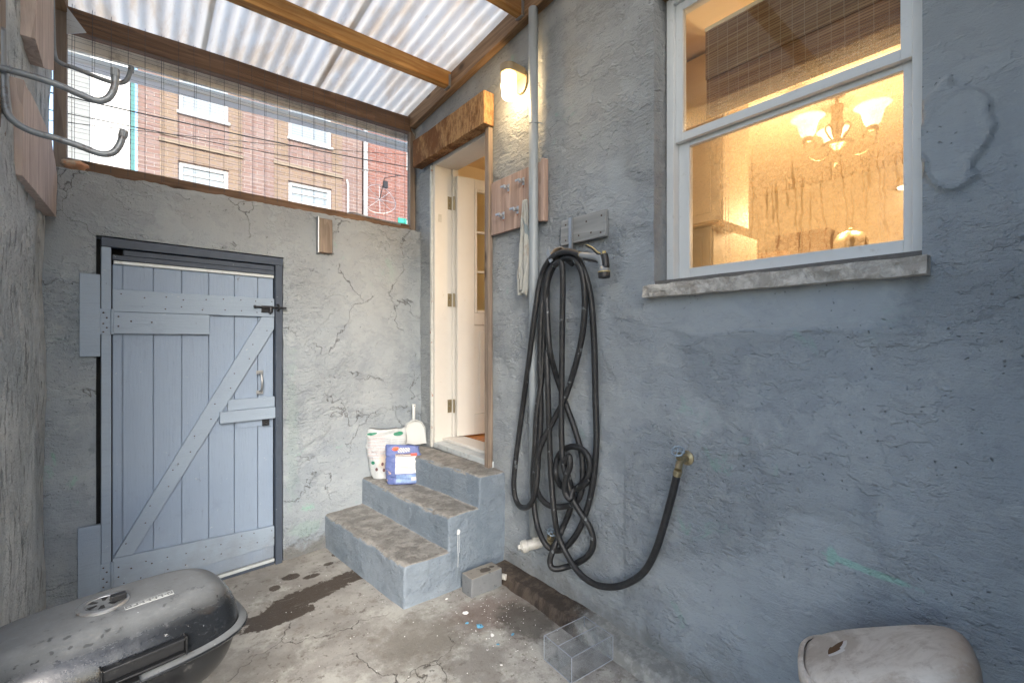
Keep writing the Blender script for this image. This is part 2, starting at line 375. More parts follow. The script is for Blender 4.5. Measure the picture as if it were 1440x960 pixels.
for i in range(nx+1):
    for j in range(ny+1):
        x = -.45+2.35*i/nx; y = -3+6.5*j/ny
        p = Vector((x, y, 0)); vs[i][j] = bm.verts.new((x, y, noise.noise(p*2.5)*.004+noise.noise(p*9)*.0015))
for i in range(nx):
    for j in range(ny): bm.faces.new((vs[i][j], vs[i+1][j], vs[i+1][j+1], vs[i][j+1]))
tag(obj("floor", bm, M_FLOOR, smooth=True), "stained concrete floor of the covered yard", None, kind="structure")

# ------------------------------------------------------------------ walls as displaced grids with openings and thickness
def lines(a, b, step, fixed):
    L = {round(a, 4), round(b, 4)} | {round(f, 4) for f in fixed if a < f < b}
    L = sorted(L); out = [L[0]]
    for p, q in zip(L, L[1:]):
        n = max(1, int(round((q-p)/step)))
        out += [p+(q-p)*(k+1)/n for k in range(n)]
    return out
def grid_wall(name, A, Zs, f3, thick, holes, disp, patch, mat, topf=None):
    """f3(a, z, d): point at d behind the face; disp(a,z): bulge towards the yard"""
    bm = NB(); lay = bm.verts.layers.float.new('patch'); V = {}
    def inside(a, z): return any(h[0]-1e-5 < a < h[1]+1e-5 and h[2]-1e-5 < z < h[3]+1e-5 for h in holes)
    def vert(i, j):
        if (i, j) not in V:
            a, z = A[i], Zs[j]
            zz = topf(a, z) if topf else z
            v = bm.verts.new(f3(a, zz, -disp(a, zz))); v[lay] = patch(a, zz); V[(i, j)] = v
        return V[(i, j)]
    cells = set()
    for i in range(len(A)-1):
        for j in range(len(Zs)-1):
            if not inside((A[i]+A[i+1])/2, (Zs[j]+Zs[j+1])/2): cells.add((i, j))
    for i, j in cells: bm.faces.new((vert(i, j), vert(i+1, j), vert(i+1, j+1), vert(i, j+1)))
    B = {}
    def back(i, j):
        if (i, j) not in B:
            a, z = A[i], Zs[j]; zz = topf(a, z) if topf else z
            v = bm.verts.new(f3(a, zz, thick)); v[lay] = .6; B[(i, j)] = v
        return B[(i, j)]
    for i, j in cells:
        for (di, dj), (p, q) in {(-1, 0): ((i, j), (i, j+1)), (1, 0): ((i+1, j+1), (i+1, j)), (0, -1): ((i+1, j), (i, j)), (0, 1): ((i, j+1), (i+1, j+1))}.items():
            if (i+di, j+dj) not in cells:
                bm.faces.new((vert(*p), vert(*q), back(*q), back(*p)))
        # back face
    xs = sorted({c[0] for c in cells})
    for i, j in cells: bm.faces.new((back(i, j), back(i, j+1), back(i+1, j+1), back(i+1, j)))
    bm.verts.ensure_lookup_table()
    return bm
def sstep(x, a, b):
    t = min(1, max(0, (x-a)/(b-a))); return t*t*(3-2*t)
def fbm(p, o=3):
    s = 0; a = 1
    for k in range(o): s += a*noise.noise(p); p = p*2.1; a *= .5
    return s
def band(y, z):
    q = y+.09*noise.noise(Vector((4, y*3, z*9)))+.25*(z-1.5)
    return sstep(q, .26, .36)*(1-sstep(q, 1.16, 1.24))
def disp_house(y, z):
    p = Vector((0, y, z)); d = fbm(p*1.6)*.006+fbm(p*7+Vector((3, 3, 3)), 3)*.0028
    n = noise.noise(Vector((1, y*3.0, z*4.2)))+.5*noise.noise(Vector((1, y*7, z*9))); d += sstep(n, .10, .16)*.003
    pr = math.hypot((y-.20)/.078, (z-1.965)/.155)+noise.noise(p*16)*.35
    d += (1-sstep(pr, .93, 1.0))*.018
    b = z-1.43-.03*noise.noise(Vector((0, y*5, 0)))
    d += band(y, z)*sstep(b, 0, .02)*(1-sstep(z, 1.6, 1.66))*.005
    if z < .25: d += (.25-z)**2*.25
    return d
def patch_house(y, z):
    p = Vector((0, y, z))
    a = 1-sstep(math.hypot((y-.20)/.07, (z-1.965)/.14)+noise.noise(p*16)*.35, .8, 1.0)
    b = z-1.43-.03*noise.noise(Vector((0, y*5, 0)))
    bb = band(y, z)*sstep(b, 0, .02)*(1-sstep(z, 1.62, 1.7))
    n = sstep(fbm(p*1.3+Vector((9, 0, 0))), .12, .3)*.75
    if y > 1.3 and z < 1.3: n = max(n, .45)  # also pales the colour by the hose, standing in for brighter light there
    return max(a, bb, n)
HW = (.262, 1.141, 1.60, 2.93); HD = (2.345, 3.06, .595, 2.765)
A = lines(-2.2, 0.0, .08, [])[:-1] + lines(0.0, .40, .007, [HW[0]])[:-1] + lines(.40, 3.43, .0125, [HW[1], HD[0], HD[1]])
Zs = lines(-.08, 1.75, .0125, [HW[2], HD[2]])[:-1]+lines(1.75, 2.2, .007, [])[:-1]+lines(2.2, 3.42, .0125, [HW[3], HD[3]])
bm = grid_wall("w", A, Zs, lambda a, z, d: Vector((1.74+d, a, z)), .20, [HW, HD], disp_house, patch_house, M_STUCCO)
house = tag(obj("house_wall", bm, M_STUCCO, smooth=True), "tall rough blue grey stucco house wall holding the kitchen window and entry doorway", "wall")
es = house.modifiers.new("split", 'EDGE_SPLIT'); es.split_angle = R(60)
tag(obj('shade_wall', bx(.60, 1.739, -.50, -.30, -.05, 3.4), M_STUCCO), 'unseen stucco wall added behind the camera to shade the house wall', 'wall')  # unseen blocker, added to darken the near end of the house wall
# back wall: skewed local frame
ANG = math.atan(.09); BX = Vector((math.cos(ANG), math.sin(ANG), 0)); BN = Vector((-math.sin(ANG), math.cos(ANG), 0))
B0 = Vector((0, 3.11, 0))
def PB(a, z, off=0): return B0+BX*a-BN*off+Vector((0, 0, z))
def Bm(u, v, off=0):
    a, b, c = ray(u, v); s = (3.11-off/math.cos(ANG))/(b-.09*a); return ((a*s)/math.cos(ANG) , 1.4+c*s)
GH = (-.164, .720, -.08, 1.935)
def disp_back(a, z):
    p = Vector((a, 2, z)); d = fbm(p*1.5)*.008+fbm(p*6, 3)*.0022
    n = noise.noise(Vector((a*2.6, 5, z*3.4))); d += sstep(n, .15, .2)*.002
    e = min(abs(a-GH[0]), abs(a-GH[1])) if z < 1.93 else 9
    if e < .02: d -= .012*(.6+noise.noise(p*14))
    if z < .2: d += (.2-z)**2*.2
    return d
A = lines(-.40, 1.80, .0125, [GH[0], GH[1]]); Zs = lines(-.08, 2.27, .0125, [GH[3]])
def topf(a, z):
    if z > 2.1: 
        k = (z-2.1)/.17; return 2.1+(z-2.1)+k*(.03*a/1.8*0.9-.022+.010*noise.noise(Vector((a*9, 0, 0)))+.006*noise.noise(Vector((a*30, 0, 0))))
    return z
bm = grid_wall("b", A, Zs, lambda a, z, d: PB(a, z, -d), .22, [GH], disp_back, lambda a, z: .15+.6*sstep(fbm(Vector((a, 7, z))*1.2), -.1, .3), M_BACK, topf)
bw = tag(obj("yard_wall", bm, M_BACK, smooth=True), "cracked grey plastered wall with the plank gate in it", "wall")
es = bw.modifiers.new("split", 'EDGE_SPLIT'); es.split_angle = R(60)
# left wall
def disp_left(y, z):
    p = Vector((4, y, z)); d = fbm(p*2)*.012+fbm(Vector((1, y*9, z*3)), 3)*.006
    d += .05*sstep(y+.08*noise.noise(Vector((0, 0, z*2))), 2.62, 2.56)*0
    ledge = 2.72+.06*noise.noise(Vector((3, 0, z*1.6)))
    d += (1-sstep(y, ledge-.05, ledge+.02))*.018
    return d
A = lines(.9, 1.4, .1, [])[:-1]+lines(1.4, 3.3, .0125, []); Zs = lines(-.08, 3.20, .0125, [])
bm = grid_wall("l", A, Zs, lambda a, z, d: Vector((-.345-d, a, z)), .22, [], disp_left, lambda a, z: .0, M_LEFT)
lw = tag(obj("boundary_wall", bm, M_LEFT, smooth=True), "flaking whitewashed boundary wall at the left edge of the yard", "wall")
es = lw.modifiers.new("split", 'EDGE_SPLIT'); es.split_angle = R(60)

# kerb along the foot of the house wall
t = NT("kerb_concrete"); X, Y, Z = t.xyz()
n = t.noise(9, 7, .72); far = t.step(t.add(Y, t.mul(t.sub(n, .5), .5)), 1.42, 1.56)
col = t.mix(t.step(t.noise(22, 6, .7), .42, .6), (.23, .235, .225), (.34, .345, .33))
drk = t.mix(t.step(t.noise(18, 5, .7, map=(1, 1, .3)), .45, .6), (.045, .034, .027), (.10, .078, .06))
M_KERB = t.fin(t.mix(far, col, drk), t.sub(.85, t.mul(far, .25)), h=t.mul(t.noise(40, 6, .7), .008))
bm = NB()
N = 150
prev = None
for k in range(N+1):
    y = -.3+2.48*k/N; q = Vector((0, y, 0))
    w_ = 1.618+.02*noise.noise(q*3)+.006*noise.noise(q*18); hh = .060+.010*noise.noise(q*5)+.004*noise.noise(q*22)-.012*sstep(1.5-y, 0, .3)
    pts = [(w_-.012, y, -.01), (w_, y, hh*.55), (w_+.007, y, hh*.93), (w_+.018, y, hh), (1.70, y, hh+.006), (1.78, y, hh+.02)]
    if y > 1.9: pts = [(p[0]+.02*sstep(y, 1.9, 2.1), p[1], p[2]) for p in pts]
    ring = [bm.verts.new(p) for p in pts]
    if prev:
        for a in range(len(ring)-1): bm.faces.new((prev[a], prev[a+1], ring[a+1], ring[a]))
    prev = ring
tag(obj("kerb", bm, M_KERB, smooth=True), "low damp concrete kerb along the foot of the house wall", "kerb")

# ------------------------------------------------------------------ steps
t_, c_, h_ = stucco("steps_painted_concrete", (.165, .21, .262), (.21, .255, .31), .55, (1, 1, 1), crack=.5, seed=9)
g = t_.n("NewGeometry"); nz = t_.n("SeparateXYZ", Vector=g.outputs["True Normal"]).outputs[2]
X, Y, Z = t_.xyz()
dirtc = t_.mix(t_.step(t_.noise(12, 7, .72), .42, .6), (.20, .192, .178), (.315, .305, .285))
dirtc = t_.mix(t_.mul(t_.step(t_.noise(30, 5, .7), .56, .66), .5), dirtc, (.08, .07, .06))
c_ = t_.mix(t_.mul(t_.step(t_.add(nz, t_.mul(t_.sub(t_.noise(16, 5, .7), .5), .9)), .42, .62), .93), c_, dirtc)
drip = t_.mul(ell_mask(t_, X, Z, 1.405, .318, .012, .016, 0, t_.noise(60), 1.2, .2), t_.sub(1.0, t_.step(Y, 2.21, 2.25)))
drip2 = t_.mul(t_.m_('MAXIMUM', t_.mul(box_mask(t_, X, 1.400, 1.403), box_mask(t_, Z, .12, .31)), t_.mul(box_mask(t_, X, 1.410, 1.412), box_mask(t_, Z, .20, .31))), t_.sub(1.0, t_.step(Y, 2.21, 2.25)))
c_ = t_.mix(t_.mul(t_.m_('MAXIMUM', drip, drip2), .9), c_, (.75, .78, .8))
M_STEP = finish_stucco(t_, c_, t_.add(h_, t_.mul(t_.noise(26, 6, .7), .004)), .8)
def stair_mesh():
    bm = NB(); V = {}
    xs = lines(.985, 1.76, .02, [1.285, 1.535]); zs = lines(-.03, .605, .02, [.228, .416]); ys = lines(2.19, 3.34, .02, [])
    def top(x): return .228 if x < 1.285 else (.416 if x < 1.535 else .605)
    def vt(x, y, z):
        k = (round(x, 4), round(y, 4), round(z, 4))
        if k not in V:
            p = Vector((x, y, z)); q = p+noise.noise_vector(p*4)*.007+noise.noise_vector(p*14)*.003
            q.x += -.09*(y-2.186)+.085*(1-sstep(x, .98, 1.76))
            # worn nosings
            for ex, ez in ((.985, .228), (1.285, .416), (1.535, .605)):
                if abs(x-ex) < 1e-3 and abs(z-ez) < 1e-3:
                    w_ = .004+.010*max(0, noise.noise(Vector((ex, y*9, 1)))+.2); q.x += w_; q.z -= w_
            V[k] = bm.verts.new(q)
        return V[k]
    for i in range(len(xs)-1):
        xm = (xs[i]+xs[i+1])/2; tz = top(xm)
        for j in range(len(ys)-1):
            bm.faces.new((vt(xs[i], ys[j], tz), vt(xs[i+1], ys[j], tz), vt(xs[i+1], ys[j+1], tz), vt(xs[i], ys[j+1], tz)))
        for k in range(len(zs)-1):
            if zs[k+1] <= tz+1e-6:
                bm.faces.new((vt(xs[i], ys[0], zs[k]), vt(xs[i+1], ys[0], zs[k]), vt(xs[i+1], ys[0], zs[k+1]), vt(xs[i], ys[0], zs[k+1])))
    for xr, z0, z1 in ((.985, -.03, .228), (1.285, .228, .416), (1.535, .416, .605)):
        for k in range(len(zs)-1):
            if zs[k] >= z0-1e-6 and zs[k+1] <= z1+1e-6:
                for j in range(len(ys)-1):
                    bm.faces.new((vt(xr, ys[j], zs[k]), vt(xr, ys[j], zs[k+1]), vt(xr, ys[j+1], zs[k+1]), vt(xr, ys[j+1], zs[k])))
    return bm
st = tag(obj("concrete_steps", stair_mesh(), M_STEP, bevel=.010, seg=3, smooth=True), "three worn blue grey concrete steps up to the open doorway", "steps")

# ------------------------------------------------------------------ roof
def rz(y): return 3.228+.081*(3.43-y)
t = NT("corrugated_plastic"); t.t.nodes.remove(t.b)
X, Y, Z = t.xyz()
dm = t.noise(3, 6, .7, map=(2.5, .6, 1)); d2 = t.noise(14, 5, .7, map=(3, .5, 1))
col = t.mix(t.step(dm, .4, .66), (.72, .69, .63), (.60, .50, .39)); col = t.mix(t.mul(t.step(d2, .58, .72), .45), col, (.42, .33, .24))
sm_ = t.step(t.noise(7, 5, .75, off=(3, 3, 3)), .66, .72); col = t.mix(t.mul(sm_, .4), col, (.35, .27, .2))
tl = t.n("BsdfTranslucent", Color=col); df = t.n("BsdfDiffuse", Color=col); gl = t.n("BsdfGlossy", Roughness=.28, Color=(1, 1, 1))
m1 = t.n("MixShader", _0=.42); t.t.links.new(tl.outputs[0], m1.inputs[1]); t.t.links.new(df.outputs[0], m1.inputs[2])
m2 = t.n("MixShader", _0=.06); t.t.links.new(m1.outputs[0], m2.inputs[1]); t.t.links.new(gl.outputs[0], m2.inputs[2])
t.t.links.new(m2.outputs[0], t.out.inputs[0]); M_ROOF = t.m
def roof_sheet(x0, x1, lift, name, label):
    bm = NB(); n = int((x1-x0)/.0075); ys = [-.3, .1, .5, 1.1, 1.7, 2.2, 2.7, 3.0, 3.2, 3.35, 3.45, 3.5, 3.56]; rows = []
    for y in ys:
        row = []
        for i in range(n+1):
            x = x0+(x1-x0)*i/n
            row.append(bm.verts.new((x, y, rz(y)+.012+lift+.0105*math.cos(2*math.pi*x/.076)+.004*noise.noise(Vector((x*3, y*2, lift*99))))))
        rows.append(row)
    for a, b in zip(rows, rows[1:]):
        for i in range(n): bm.faces.new((a[i], a[i+1], b[i+1], b[i]))
    return tag(obj(name, bm, M_ROOF, smooth=True, recalc=False), label, "roof panel", "corrugated roof panels")
roof_sheet(-.60, .330, 0, "corrugated_sheet", "milky corrugated plastic roof panel above the boundary wall")
roof_sheet(.304, 1.016, .004, "corrugated_sheet", "milky corrugated plastic roof panel in the middle of the roof")
roof_sheet(.990, 1.735, .008, "corrugated_sheet", "milky corrugated plastic roof panel beside the house wall, lit warm")
# timbers
def beam(name, label, y0, hgt=.10, mat=M_WOOD_X, th=.045, x0=-.34, x1=1.70, brackets=True):
    b = thing(name, label, "beam", (0, y0, rz(y0)), group="roof beams")
    bm = NB(); zt = rz(y0)-.001
    v = box(bm, x0, x1, y0-th/2, y0+th/2, zt-hgt, zt)
    bmesh.ops.subdivide_edges(bm, edges=[e for e in bm.edges if abs(e.verts[0].co.x-e.verts[1].co.x) > 1], cuts=24)
    for q in bm.verts: q.co += Vector((0, .004*noise.noise(q.co*2), .003*noise.noise(q.co*1.7)))
    obj("timber", bm, mat, b, bevel=.004)
    if brackets:
        bm = NB(); box(bm, x1-.030, x1-.0, y0-th/2-.003, y0-th/2-.0008, zt-hgt-.002, zt-.02); box(bm, x1-.030, x1, y0-th/2-.003, y0+th/2+.003, zt-hgt-.0045, zt-hgt-.002)
        obj("bracket", bm, M_GALV, b)
    return b
beam("roof_beam", "thick amber stained roof beam nearer the eaves, ending above the doorway", 2.76, .10, th=.062)
beam("roof_beam", "amber roof beam at the top edge of the photo, ending beside the grey pipe", 1.975, .10, th=.05)
beam("roof_beam", "amber roof beam overhead by the kitchen window", 1.15, .10, th=.05)
beam("roof_beam", "amber roof beam overhead behind the camera", .30, .10, th=.05)
# thin battens behind the main beam
for i, (a, b) in enumerate(((-.2, .38), (.385, .90), (1.0, 1.45))):
    bm = bx(a, b, 2.795, 2.835, rz(2.8)-.052-.004*i, rz(2.8)-.030-.004*i)
    tag(obj("batten", bm, M_WOOD_XD, bevel=.002), ["thin batten beside the main roof beam, above the gate", "thin red brown batten beside the middle of the main roof beam", "short thin batten beside the main roof beam near the house wall"][i], "batten", "battens beside the main roof beam")
# ledger on house wall
bm = NB(); 
prism(bm, [(1.688, -.3, rz(-.3)-.12), (1.738, -.3, rz(-.3)-.12), (1.738, -.3, rz(-.3)-.004), (1.688, -.3, rz(-.3)-.004)], (0, 3.7, rz(3.4)-rz(-.3)))
tag(obj("ledger_beam", bm, M_WOOD_Y, bevel=.004), "brown ledger beam fixed along the house wall under the roof", "beam")
bm = NB(); prism(bm, [(-.345, .9, rz(.9)-.10), (-.290, .9, rz(.9)-.10), (-.290, .9, rz(.9)-.004), (-.345, .9, rz(.9)-.004)], (0, 2.5, rz(3.4)-rz(.9)))
tag(obj("wall_plate", bm, M_WOOD_Y, bevel=.004), "brown wall plate on top of the boundary wall at left", "beam")
# eaves beam
YS = 3.37
eb = thing("eaves_beam", "dark weathered eaves beam above the wire mesh opening", "beam", (.7, YS, 3.1))
bm = NB(); bm_v = box(bm, -.29, 1.735, YS-.02, YS+.04, 3.085, 3.205)
for v in bm.verts:
    if v.co.x < 0: v.co.z -= .03
bmesh.ops.subdivide_edges(bm, edges=[e for e in bm.edges if abs(e.verts[0].co.x-e.verts[1].co.x) > 1], cuts=20)
for q in bm.verts: q.co.z += .004*noise.noise(q.co*3)
obj("timber", bm, M_WOOD_XD, eb, bevel=.004)
bm = NB(); prism(bm, [(-.292, YS-.024, 3.165), (-.215, YS-.024, 3.06), (-.292, YS-.024, 3.02)], (0, .003, 0)); obj("bracket", bm, M_GALV, eb)
bm = NB(); prism(bm, [(1.70, YS-.024, 3.20), (1.73, YS-.024, 3.19), (1.73, YS-.024, 3.06), (1.70, YS-.024, 3.10)], (0, .003, 0)); obj("bracket", bm, M_GALV, eb)
# mesh opening frame
sf = thing("mesh_screen", "wire mesh screen in a timber frame on top of the plastered wall", "screen", (.7, YS, 2.25))
bm = NB(); box(bm, -.29, 1.735, YS-.0, YS+.045, 2.245, 2.385)
bmesh.ops.subdivide_edges(bm, edges=[e for e in bm.edges if abs(e.verts[0].co.x-e.verts[1].co.x) > 1], cuts=20)
for v in bm.verts: v.co.z += -.012+.003*noise.noise(v.co*6) + (-.018*v.co.x if v.co.z > 2.3 else 0)
obj("sill_board", bm, M_WOOD_X if False else M_WOOD_XD, sf, bevel=.003)
obj("post", bx(1.69, 1.737, YS-.022, YS+.03, 2.24, 3.083), M_WOOD_ZD, sf, bevel=.003)
obj("post", bx(-.343, -.292, YS-.022, YS+.03, 2.2, 3.20), M_WOOD_ZD, sf, bevel=.003)
M_WIRE = simple("mesh_wire", (.09, .085, .09), .5, .7)
bm = NB(); x = -.27
while x < 1.69:
    j = random.uniform(-.004, .004)
    pts = [(x+j+.004*noise.noise(Vector((x*5, 0, z_*3))), YS-.022+.006*noise.noise(Vector((x*5, 3, z_*3))), z_) for z_ in (2.33, 2.5, 2.7, 2.9, 3.06, 3.19)]
    tube(bm, pts, .0011, 4, cap=False)
    if random.random() < .35:
        tube(bm, [(p[0]+.010, p[1]+.006, p[2]) for p in pts], .0009, 4, cap=False)
    x += .0762
z_ = 2.37
while z_ < 3.18:
    s = random.uniform(-.006, .006)
    pts = [(xx, YS-.0205+.005*noise.noise(Vector((xx*2, z_*9, 1))), z_+s*xx+.003*noise.noise(Vector((xx*3, z_*7, 5)))) for xx in (-.29, 0, .3, .6, .9, 1.2, 1.5, 1.69)]
    tube(bm, pts, .0007, 4, cap=False)
    z_ += random.choice((.026, .026, .034, .020))
obj("wire_mesh", bm, M_WIRE, sf)
# fascia / gutter outside
gu = thing("gutter", "pale beige eaves board with white gutter outside the mesh", "gutter", (.7, 3.6, 3.0))
M_BEIGE = simple("beige_board", (.82, .77, .68), .7, dirt=(.28, .25, .2), ds=8)
bm = NB(); box(bm, -.5, 1.9, 3.50, 3.525, 3.03, 3.22)
for v in bm.verts: v.co.z += .03*v.co.x
obj("board", bm, M_BEIGE, gu)
bm = NB(); box(bm, -.5, 1.9, 3.60, 3.70, 3.01, 3.06)
for v in bm.verts: v.co.z += .03*v.co.x
obj("trough", bm, simple("gutter_white", (.84, .85, .85), .4, var=.04), gu, bevel=.01)

# ------------------------------------------------------------------ gate (local frame of the skewed wall)
gate = thing("plank_gate", "pale blue ledged and braced plank gate with iron bolt", "gate", B0, ANG)
def gbox(name, a0, a1, d0, d1, z0, z1, mat, bevel=.0025, parent=gate):   # d: distance in front of wall face (towards yard)
    return obj(name, bx(a0, a1, -d1, -d0, z0, z1), mat, parent, bevel=bevel, local=True)
gbox("frame_head", -.146, .712, -.03, .018, 1.880, 1.925, M_FRAMEDK)
gbox("frame_head", -.060, .664, -.035, .004, 1.845, 1.874, M_FRAMEDK)
gbox("frame_head", -.103, .664, -.035, .010, 1.818, 1.843, M_FRAMEDK)
gbox("frame_strip", -.098, .664, -.038, .002, 1.798, 1.816, M_ALU)
gbox("frame_jamb", -.146, -.108, -.03, .016, -.01, 1.879, M_GATE2)
gbox("frame_jamb", .669, .709, -.03, .018, -.01, 1.879, M_FRAMEDK)
gbox("gap_shade_sheet", -.170, .726, -.09, -.075, -.02, 1.93, M_BLACK, 0)  # black sheet added behind the gate so its gaps read as deep shade
bm = NB(); edges = [-.103, -.063, .064, .189, .317, .447, .574, .664]
for a, b in zip(edges, edges[1:]):
    o_ = random.uniform(-.001, .001); box(bm, a+.0022, b-.0022, .010+o_, .034, .036, 1.797)
box(bm, -.102, .663, .024, .036, .037, 1.796)
obj("board_panel", bm, M_GATE, gate, bevel=.002, local=True)
gbox("ledge", -.103, .663, -.008, .012, 1.553, 1.667, M_GATE2)
gbox("ledge", -.103, .317, -.008, .014, 1.440, 1.5515, M_GATE2)
bm = NB(); prism(bm, [(-.103, -.012, .120), (.663, -.012, .120), (.663, -.012, .243), (-.103, -.012, .292)], (0, .020, 0))
obj("ledge", bm, M_GATE2, gate, bevel=.0025, local=True)
bm = NB(); prism(bm, [(-.100, -.0115, .293), (-.020, -.0115, .288), (.662, -.0115, 1.480), (.662, -.0115, 1.551), (.590, -.0115, 1.551)], (0, .0195, 0))
obj("brace", bm, M_GATE2, gate, bevel=.0025, local=True)
gbox("lower_board", -.102, .662, -.008, .004, .045, .1185, M_GATE)
gbox("shelf", .408, .664, -.008, .016, .992, 1.056, M_GATE2); gbox("shelf", .366, .664, -.008, .030, .922, .991, M_GATE2)
gbox("threshold_strip", -.103, .664, -.020, .012, .020, .038, M_ALU); gbox("threshold_strip", -.103, .664, -.025, .004, -.01, .018, M_FRAMEDK)
# nails
def stud(name, p, ax, mat, parent, r_=.0035, h_=.0015, local=True):
    bm = NB(); lathe(bm, [(r_, 0), (r_*.8, h_)], p, ax, 8); return obj(name, bm, mat, parent, local=local)
rr = random.Random(3)
for z_ in (1.585, 1.64, .16, .225):
    for k in range(9): stud("nail", (-.07+k*.09+rr.uniform(-.015, .015), -.0118, z_+rr.uniform(-.01, .01)), (0, -1, 0), M_NAIL, gate)
for k in range(14):
    f = (k+.5)/14; stud("nail", (-.06+f*.69+(.015 if k % 2 else -.015), -.0113, .31+f*1.20), (0, -1, 0), M_NAIL, gate)
# hinges: leaf plate, knuckle and tapering strap
for zc in (1.50, .215):
    bm = NB(); box(bm, -.150, -.112, -.0195, -.0165, zc-.065, zc+.065)
    tube(bm, [(-.105, -.020, zc-.065), (-.105, -.020, zc+.065)], .007, 10)
    prism(bm, [(-.098, -.0165, zc-.045), (.07, -.0165, zc-.004), (.07, -.0165, zc+.008), (-.098, -.0165, zc+.05)], (0, .0022, 0))
    prism(bm, [(-.098, -.0135, zc+.065), (.07, -.0135, zc+.095), (.07, -.0135, zc+.105), (-.098, -.0135, zc+.15)], (0, .0012, 0)) if zc > 1 else None
    hg = obj("hinge", bm, M_GATE2, gate, bevel=.0008, local=True)
    for (a, dz) in ((-.138, .045), (-.125, .02), (-.138, -.01), (-.125, -.03), (-.138, -.052), (-.08, .028), (-.08, -.022), (-.03, .005), (.055, .002)):
        stud("screw", (a, -.0195 if a < -.1 else -.0165, zc+dz), (0, -1, 0), M_NAIL, hg, .004, .002)
# packing boards beside the gate
gbox("side_board", -.226, -.150, .006, .030, 1.325, 1.735, M_GATE2); gbox("side_board", -.232, -.148, .004, .026, -.01, .485, M_GATE2)
# iron bolt
bolt = obj("bolt", (lambda bm: (box(bm, .588, .655, -.016, -.0125, 1.578, 1.622), tube(bm, [(.558, -.024, 1.612), (.73, -.024, 1.612)], .0065, 10), lathe(bm, [(.010, 0), (.010, .012)], (.556, -.024, 1.612), (-1, 0, 0), 10), box(bm, .588, .652, -.030, -.016, 1.603, 1.606), tube(bm, [(.635, -.026, 1.61), (.637, -.030, 1.585), (.630, -.032, 1.573)], .009, 10), bm)[-1])(NB()), M_IRON, gate, bevel=.0008, local=True)
obj("keeper", (lambda bm: (tube(bm, catmull([(.676, -.018, 1.63), (.682, -.034, 1.627), (.682, -.036, 1.598), (.676, -.018, 1.594)], 5), .005, 8), bm)[-1])(NB()), M_IRON, gate, local=True)
# pull handle
hd = obj("handle", (lambda bm: (tube(bm, catmull([(.578, -.014, 1.205), (.582, -.034, 1.195), (.584, -.046, 1.15), (.582, -.034, 1.105), (.578, -.014, 1.095)], 6), .006, 10), box(bm, .560, .598, -.0145, -.011, 1.200, 1.222), box(bm, .560, .598, -.0145, -.011, 1.078, 1.100), bm)[-1])(NB()), M_GALV, gate, bevel=.001, local=True)
obj("padlock_hasp", (lambda bm: (box(bm, .592, .632, -.020, -.0105, .880, .918), lathe(bm, [(.005, 0), (.003, .003)], (.612, -.020, .908), (0, -1, 0), 8), lathe(bm, [(.005, 0), (.003, .003)], (.612, -.020, .889), (0, -1, 0), 8), bm)[-1])(NB()), M_IRON, gate, bevel=.003, local=True)
gbox("patch_board", .455, .60, -.009, .001, .880, .921, M_FRAMEDK if False else M_GATE, 0)

# wood block on the back wall
wbm = NB(); box(wbm, .932, 1.022, -.040, -.004, 1.995, 2.225)
blk = tag(obj("wood_block", wbm, M_WOOD_ZD, thing("wood_block_mount", "small varnished wood block screwed to the plastered wall right of the gate", "wood block", B0, ANG), bevel=.006, local=True), None)
bm = NB(); box(bm, .922, .9315, -.046, -.003, 1.988, 2.232); obj("metal_edge", bm, M_GALV, blk.parent, bevel=.003, local=True)
blk.parent.name = "wood_block"; blk.name = "block"

# ------------------------------------------------------------------ doorway, door
fr = thing("door_frame", "white painted door frame with wooden outer trim post", "door frame", (1.82, 2.7, .6))
obj("jamb", bx(1.735, 1.885, 3.035, 3.060, .60, 2.76), M_WHITE, fr, bevel=.002)
obj("jamb", bx(1.885, 1.935, 3.020, 3.061, .60, 2.76), M_WHITE, fr, bevel=.002)
obj("jamb", bx(1.760, 1.935, 2.345, 2.372, .60, 2.76), M_WHITE, fr, bevel=.002)
obj("head", bx(1.740, 1.93, 2.372, 3.034, 2.735, 2.762), M_WHITE, fr, bevel=.002)
obj("sill", bx(1.725, 1.965, 2.30, 3.034, .600, .640), M_ALU, fr, bevel=.004)
obj("sill", bx(1.80, 1.965, 2.374, 3.033, .641, .664), M_WHITE, fr, bevel=.004)
bm = bx(1.698, 1.733, 2.300, 2.343, .603, 2.752); roughen(bm, .003, 4, cuts=6)
obj("trim_post", bm, M_WOOD_ZD, fr, bevel=.004)
# rough strip by the corner
bm = bx(1.722, 1.742, 3.062, 3.085, .60, 2.74); roughen(bm, .006, 20, cuts=14); obj("mortar_strip", bm, simple("flaking_white", (.55, .56, .54), .8, var=.3, vs=25, bump=.004, bs=50, dirt=(.32, .13, .08), ds=12, dth=(.62, .66), da=.9), fr)
for z_ in (2.47, 1.72, .90):
    hg = obj("hinge", bx(1.848, 1.884, 3.0315, 3.0345, z_-.05, z_+.05), M_BRASS, fr, bevel=.003)
    bm = NB(); tube(bm, [(1.893, 3.013, z_-.052), (1.893, 3.013, z_+.052)], .007, 10); obj("pin", bm, M_BRASS, hg)
    [stud("screw", (1.862, 3.0315, z_+d), (0, -1, 0), M_GALV, hg, .004, .002, False) for d in (-.035, 0, .035)]
obj("strike_mortise", bx(1.765, 1.795, 3.0335, 3.0345, 2.31, 2.37), M_PVC, fr)
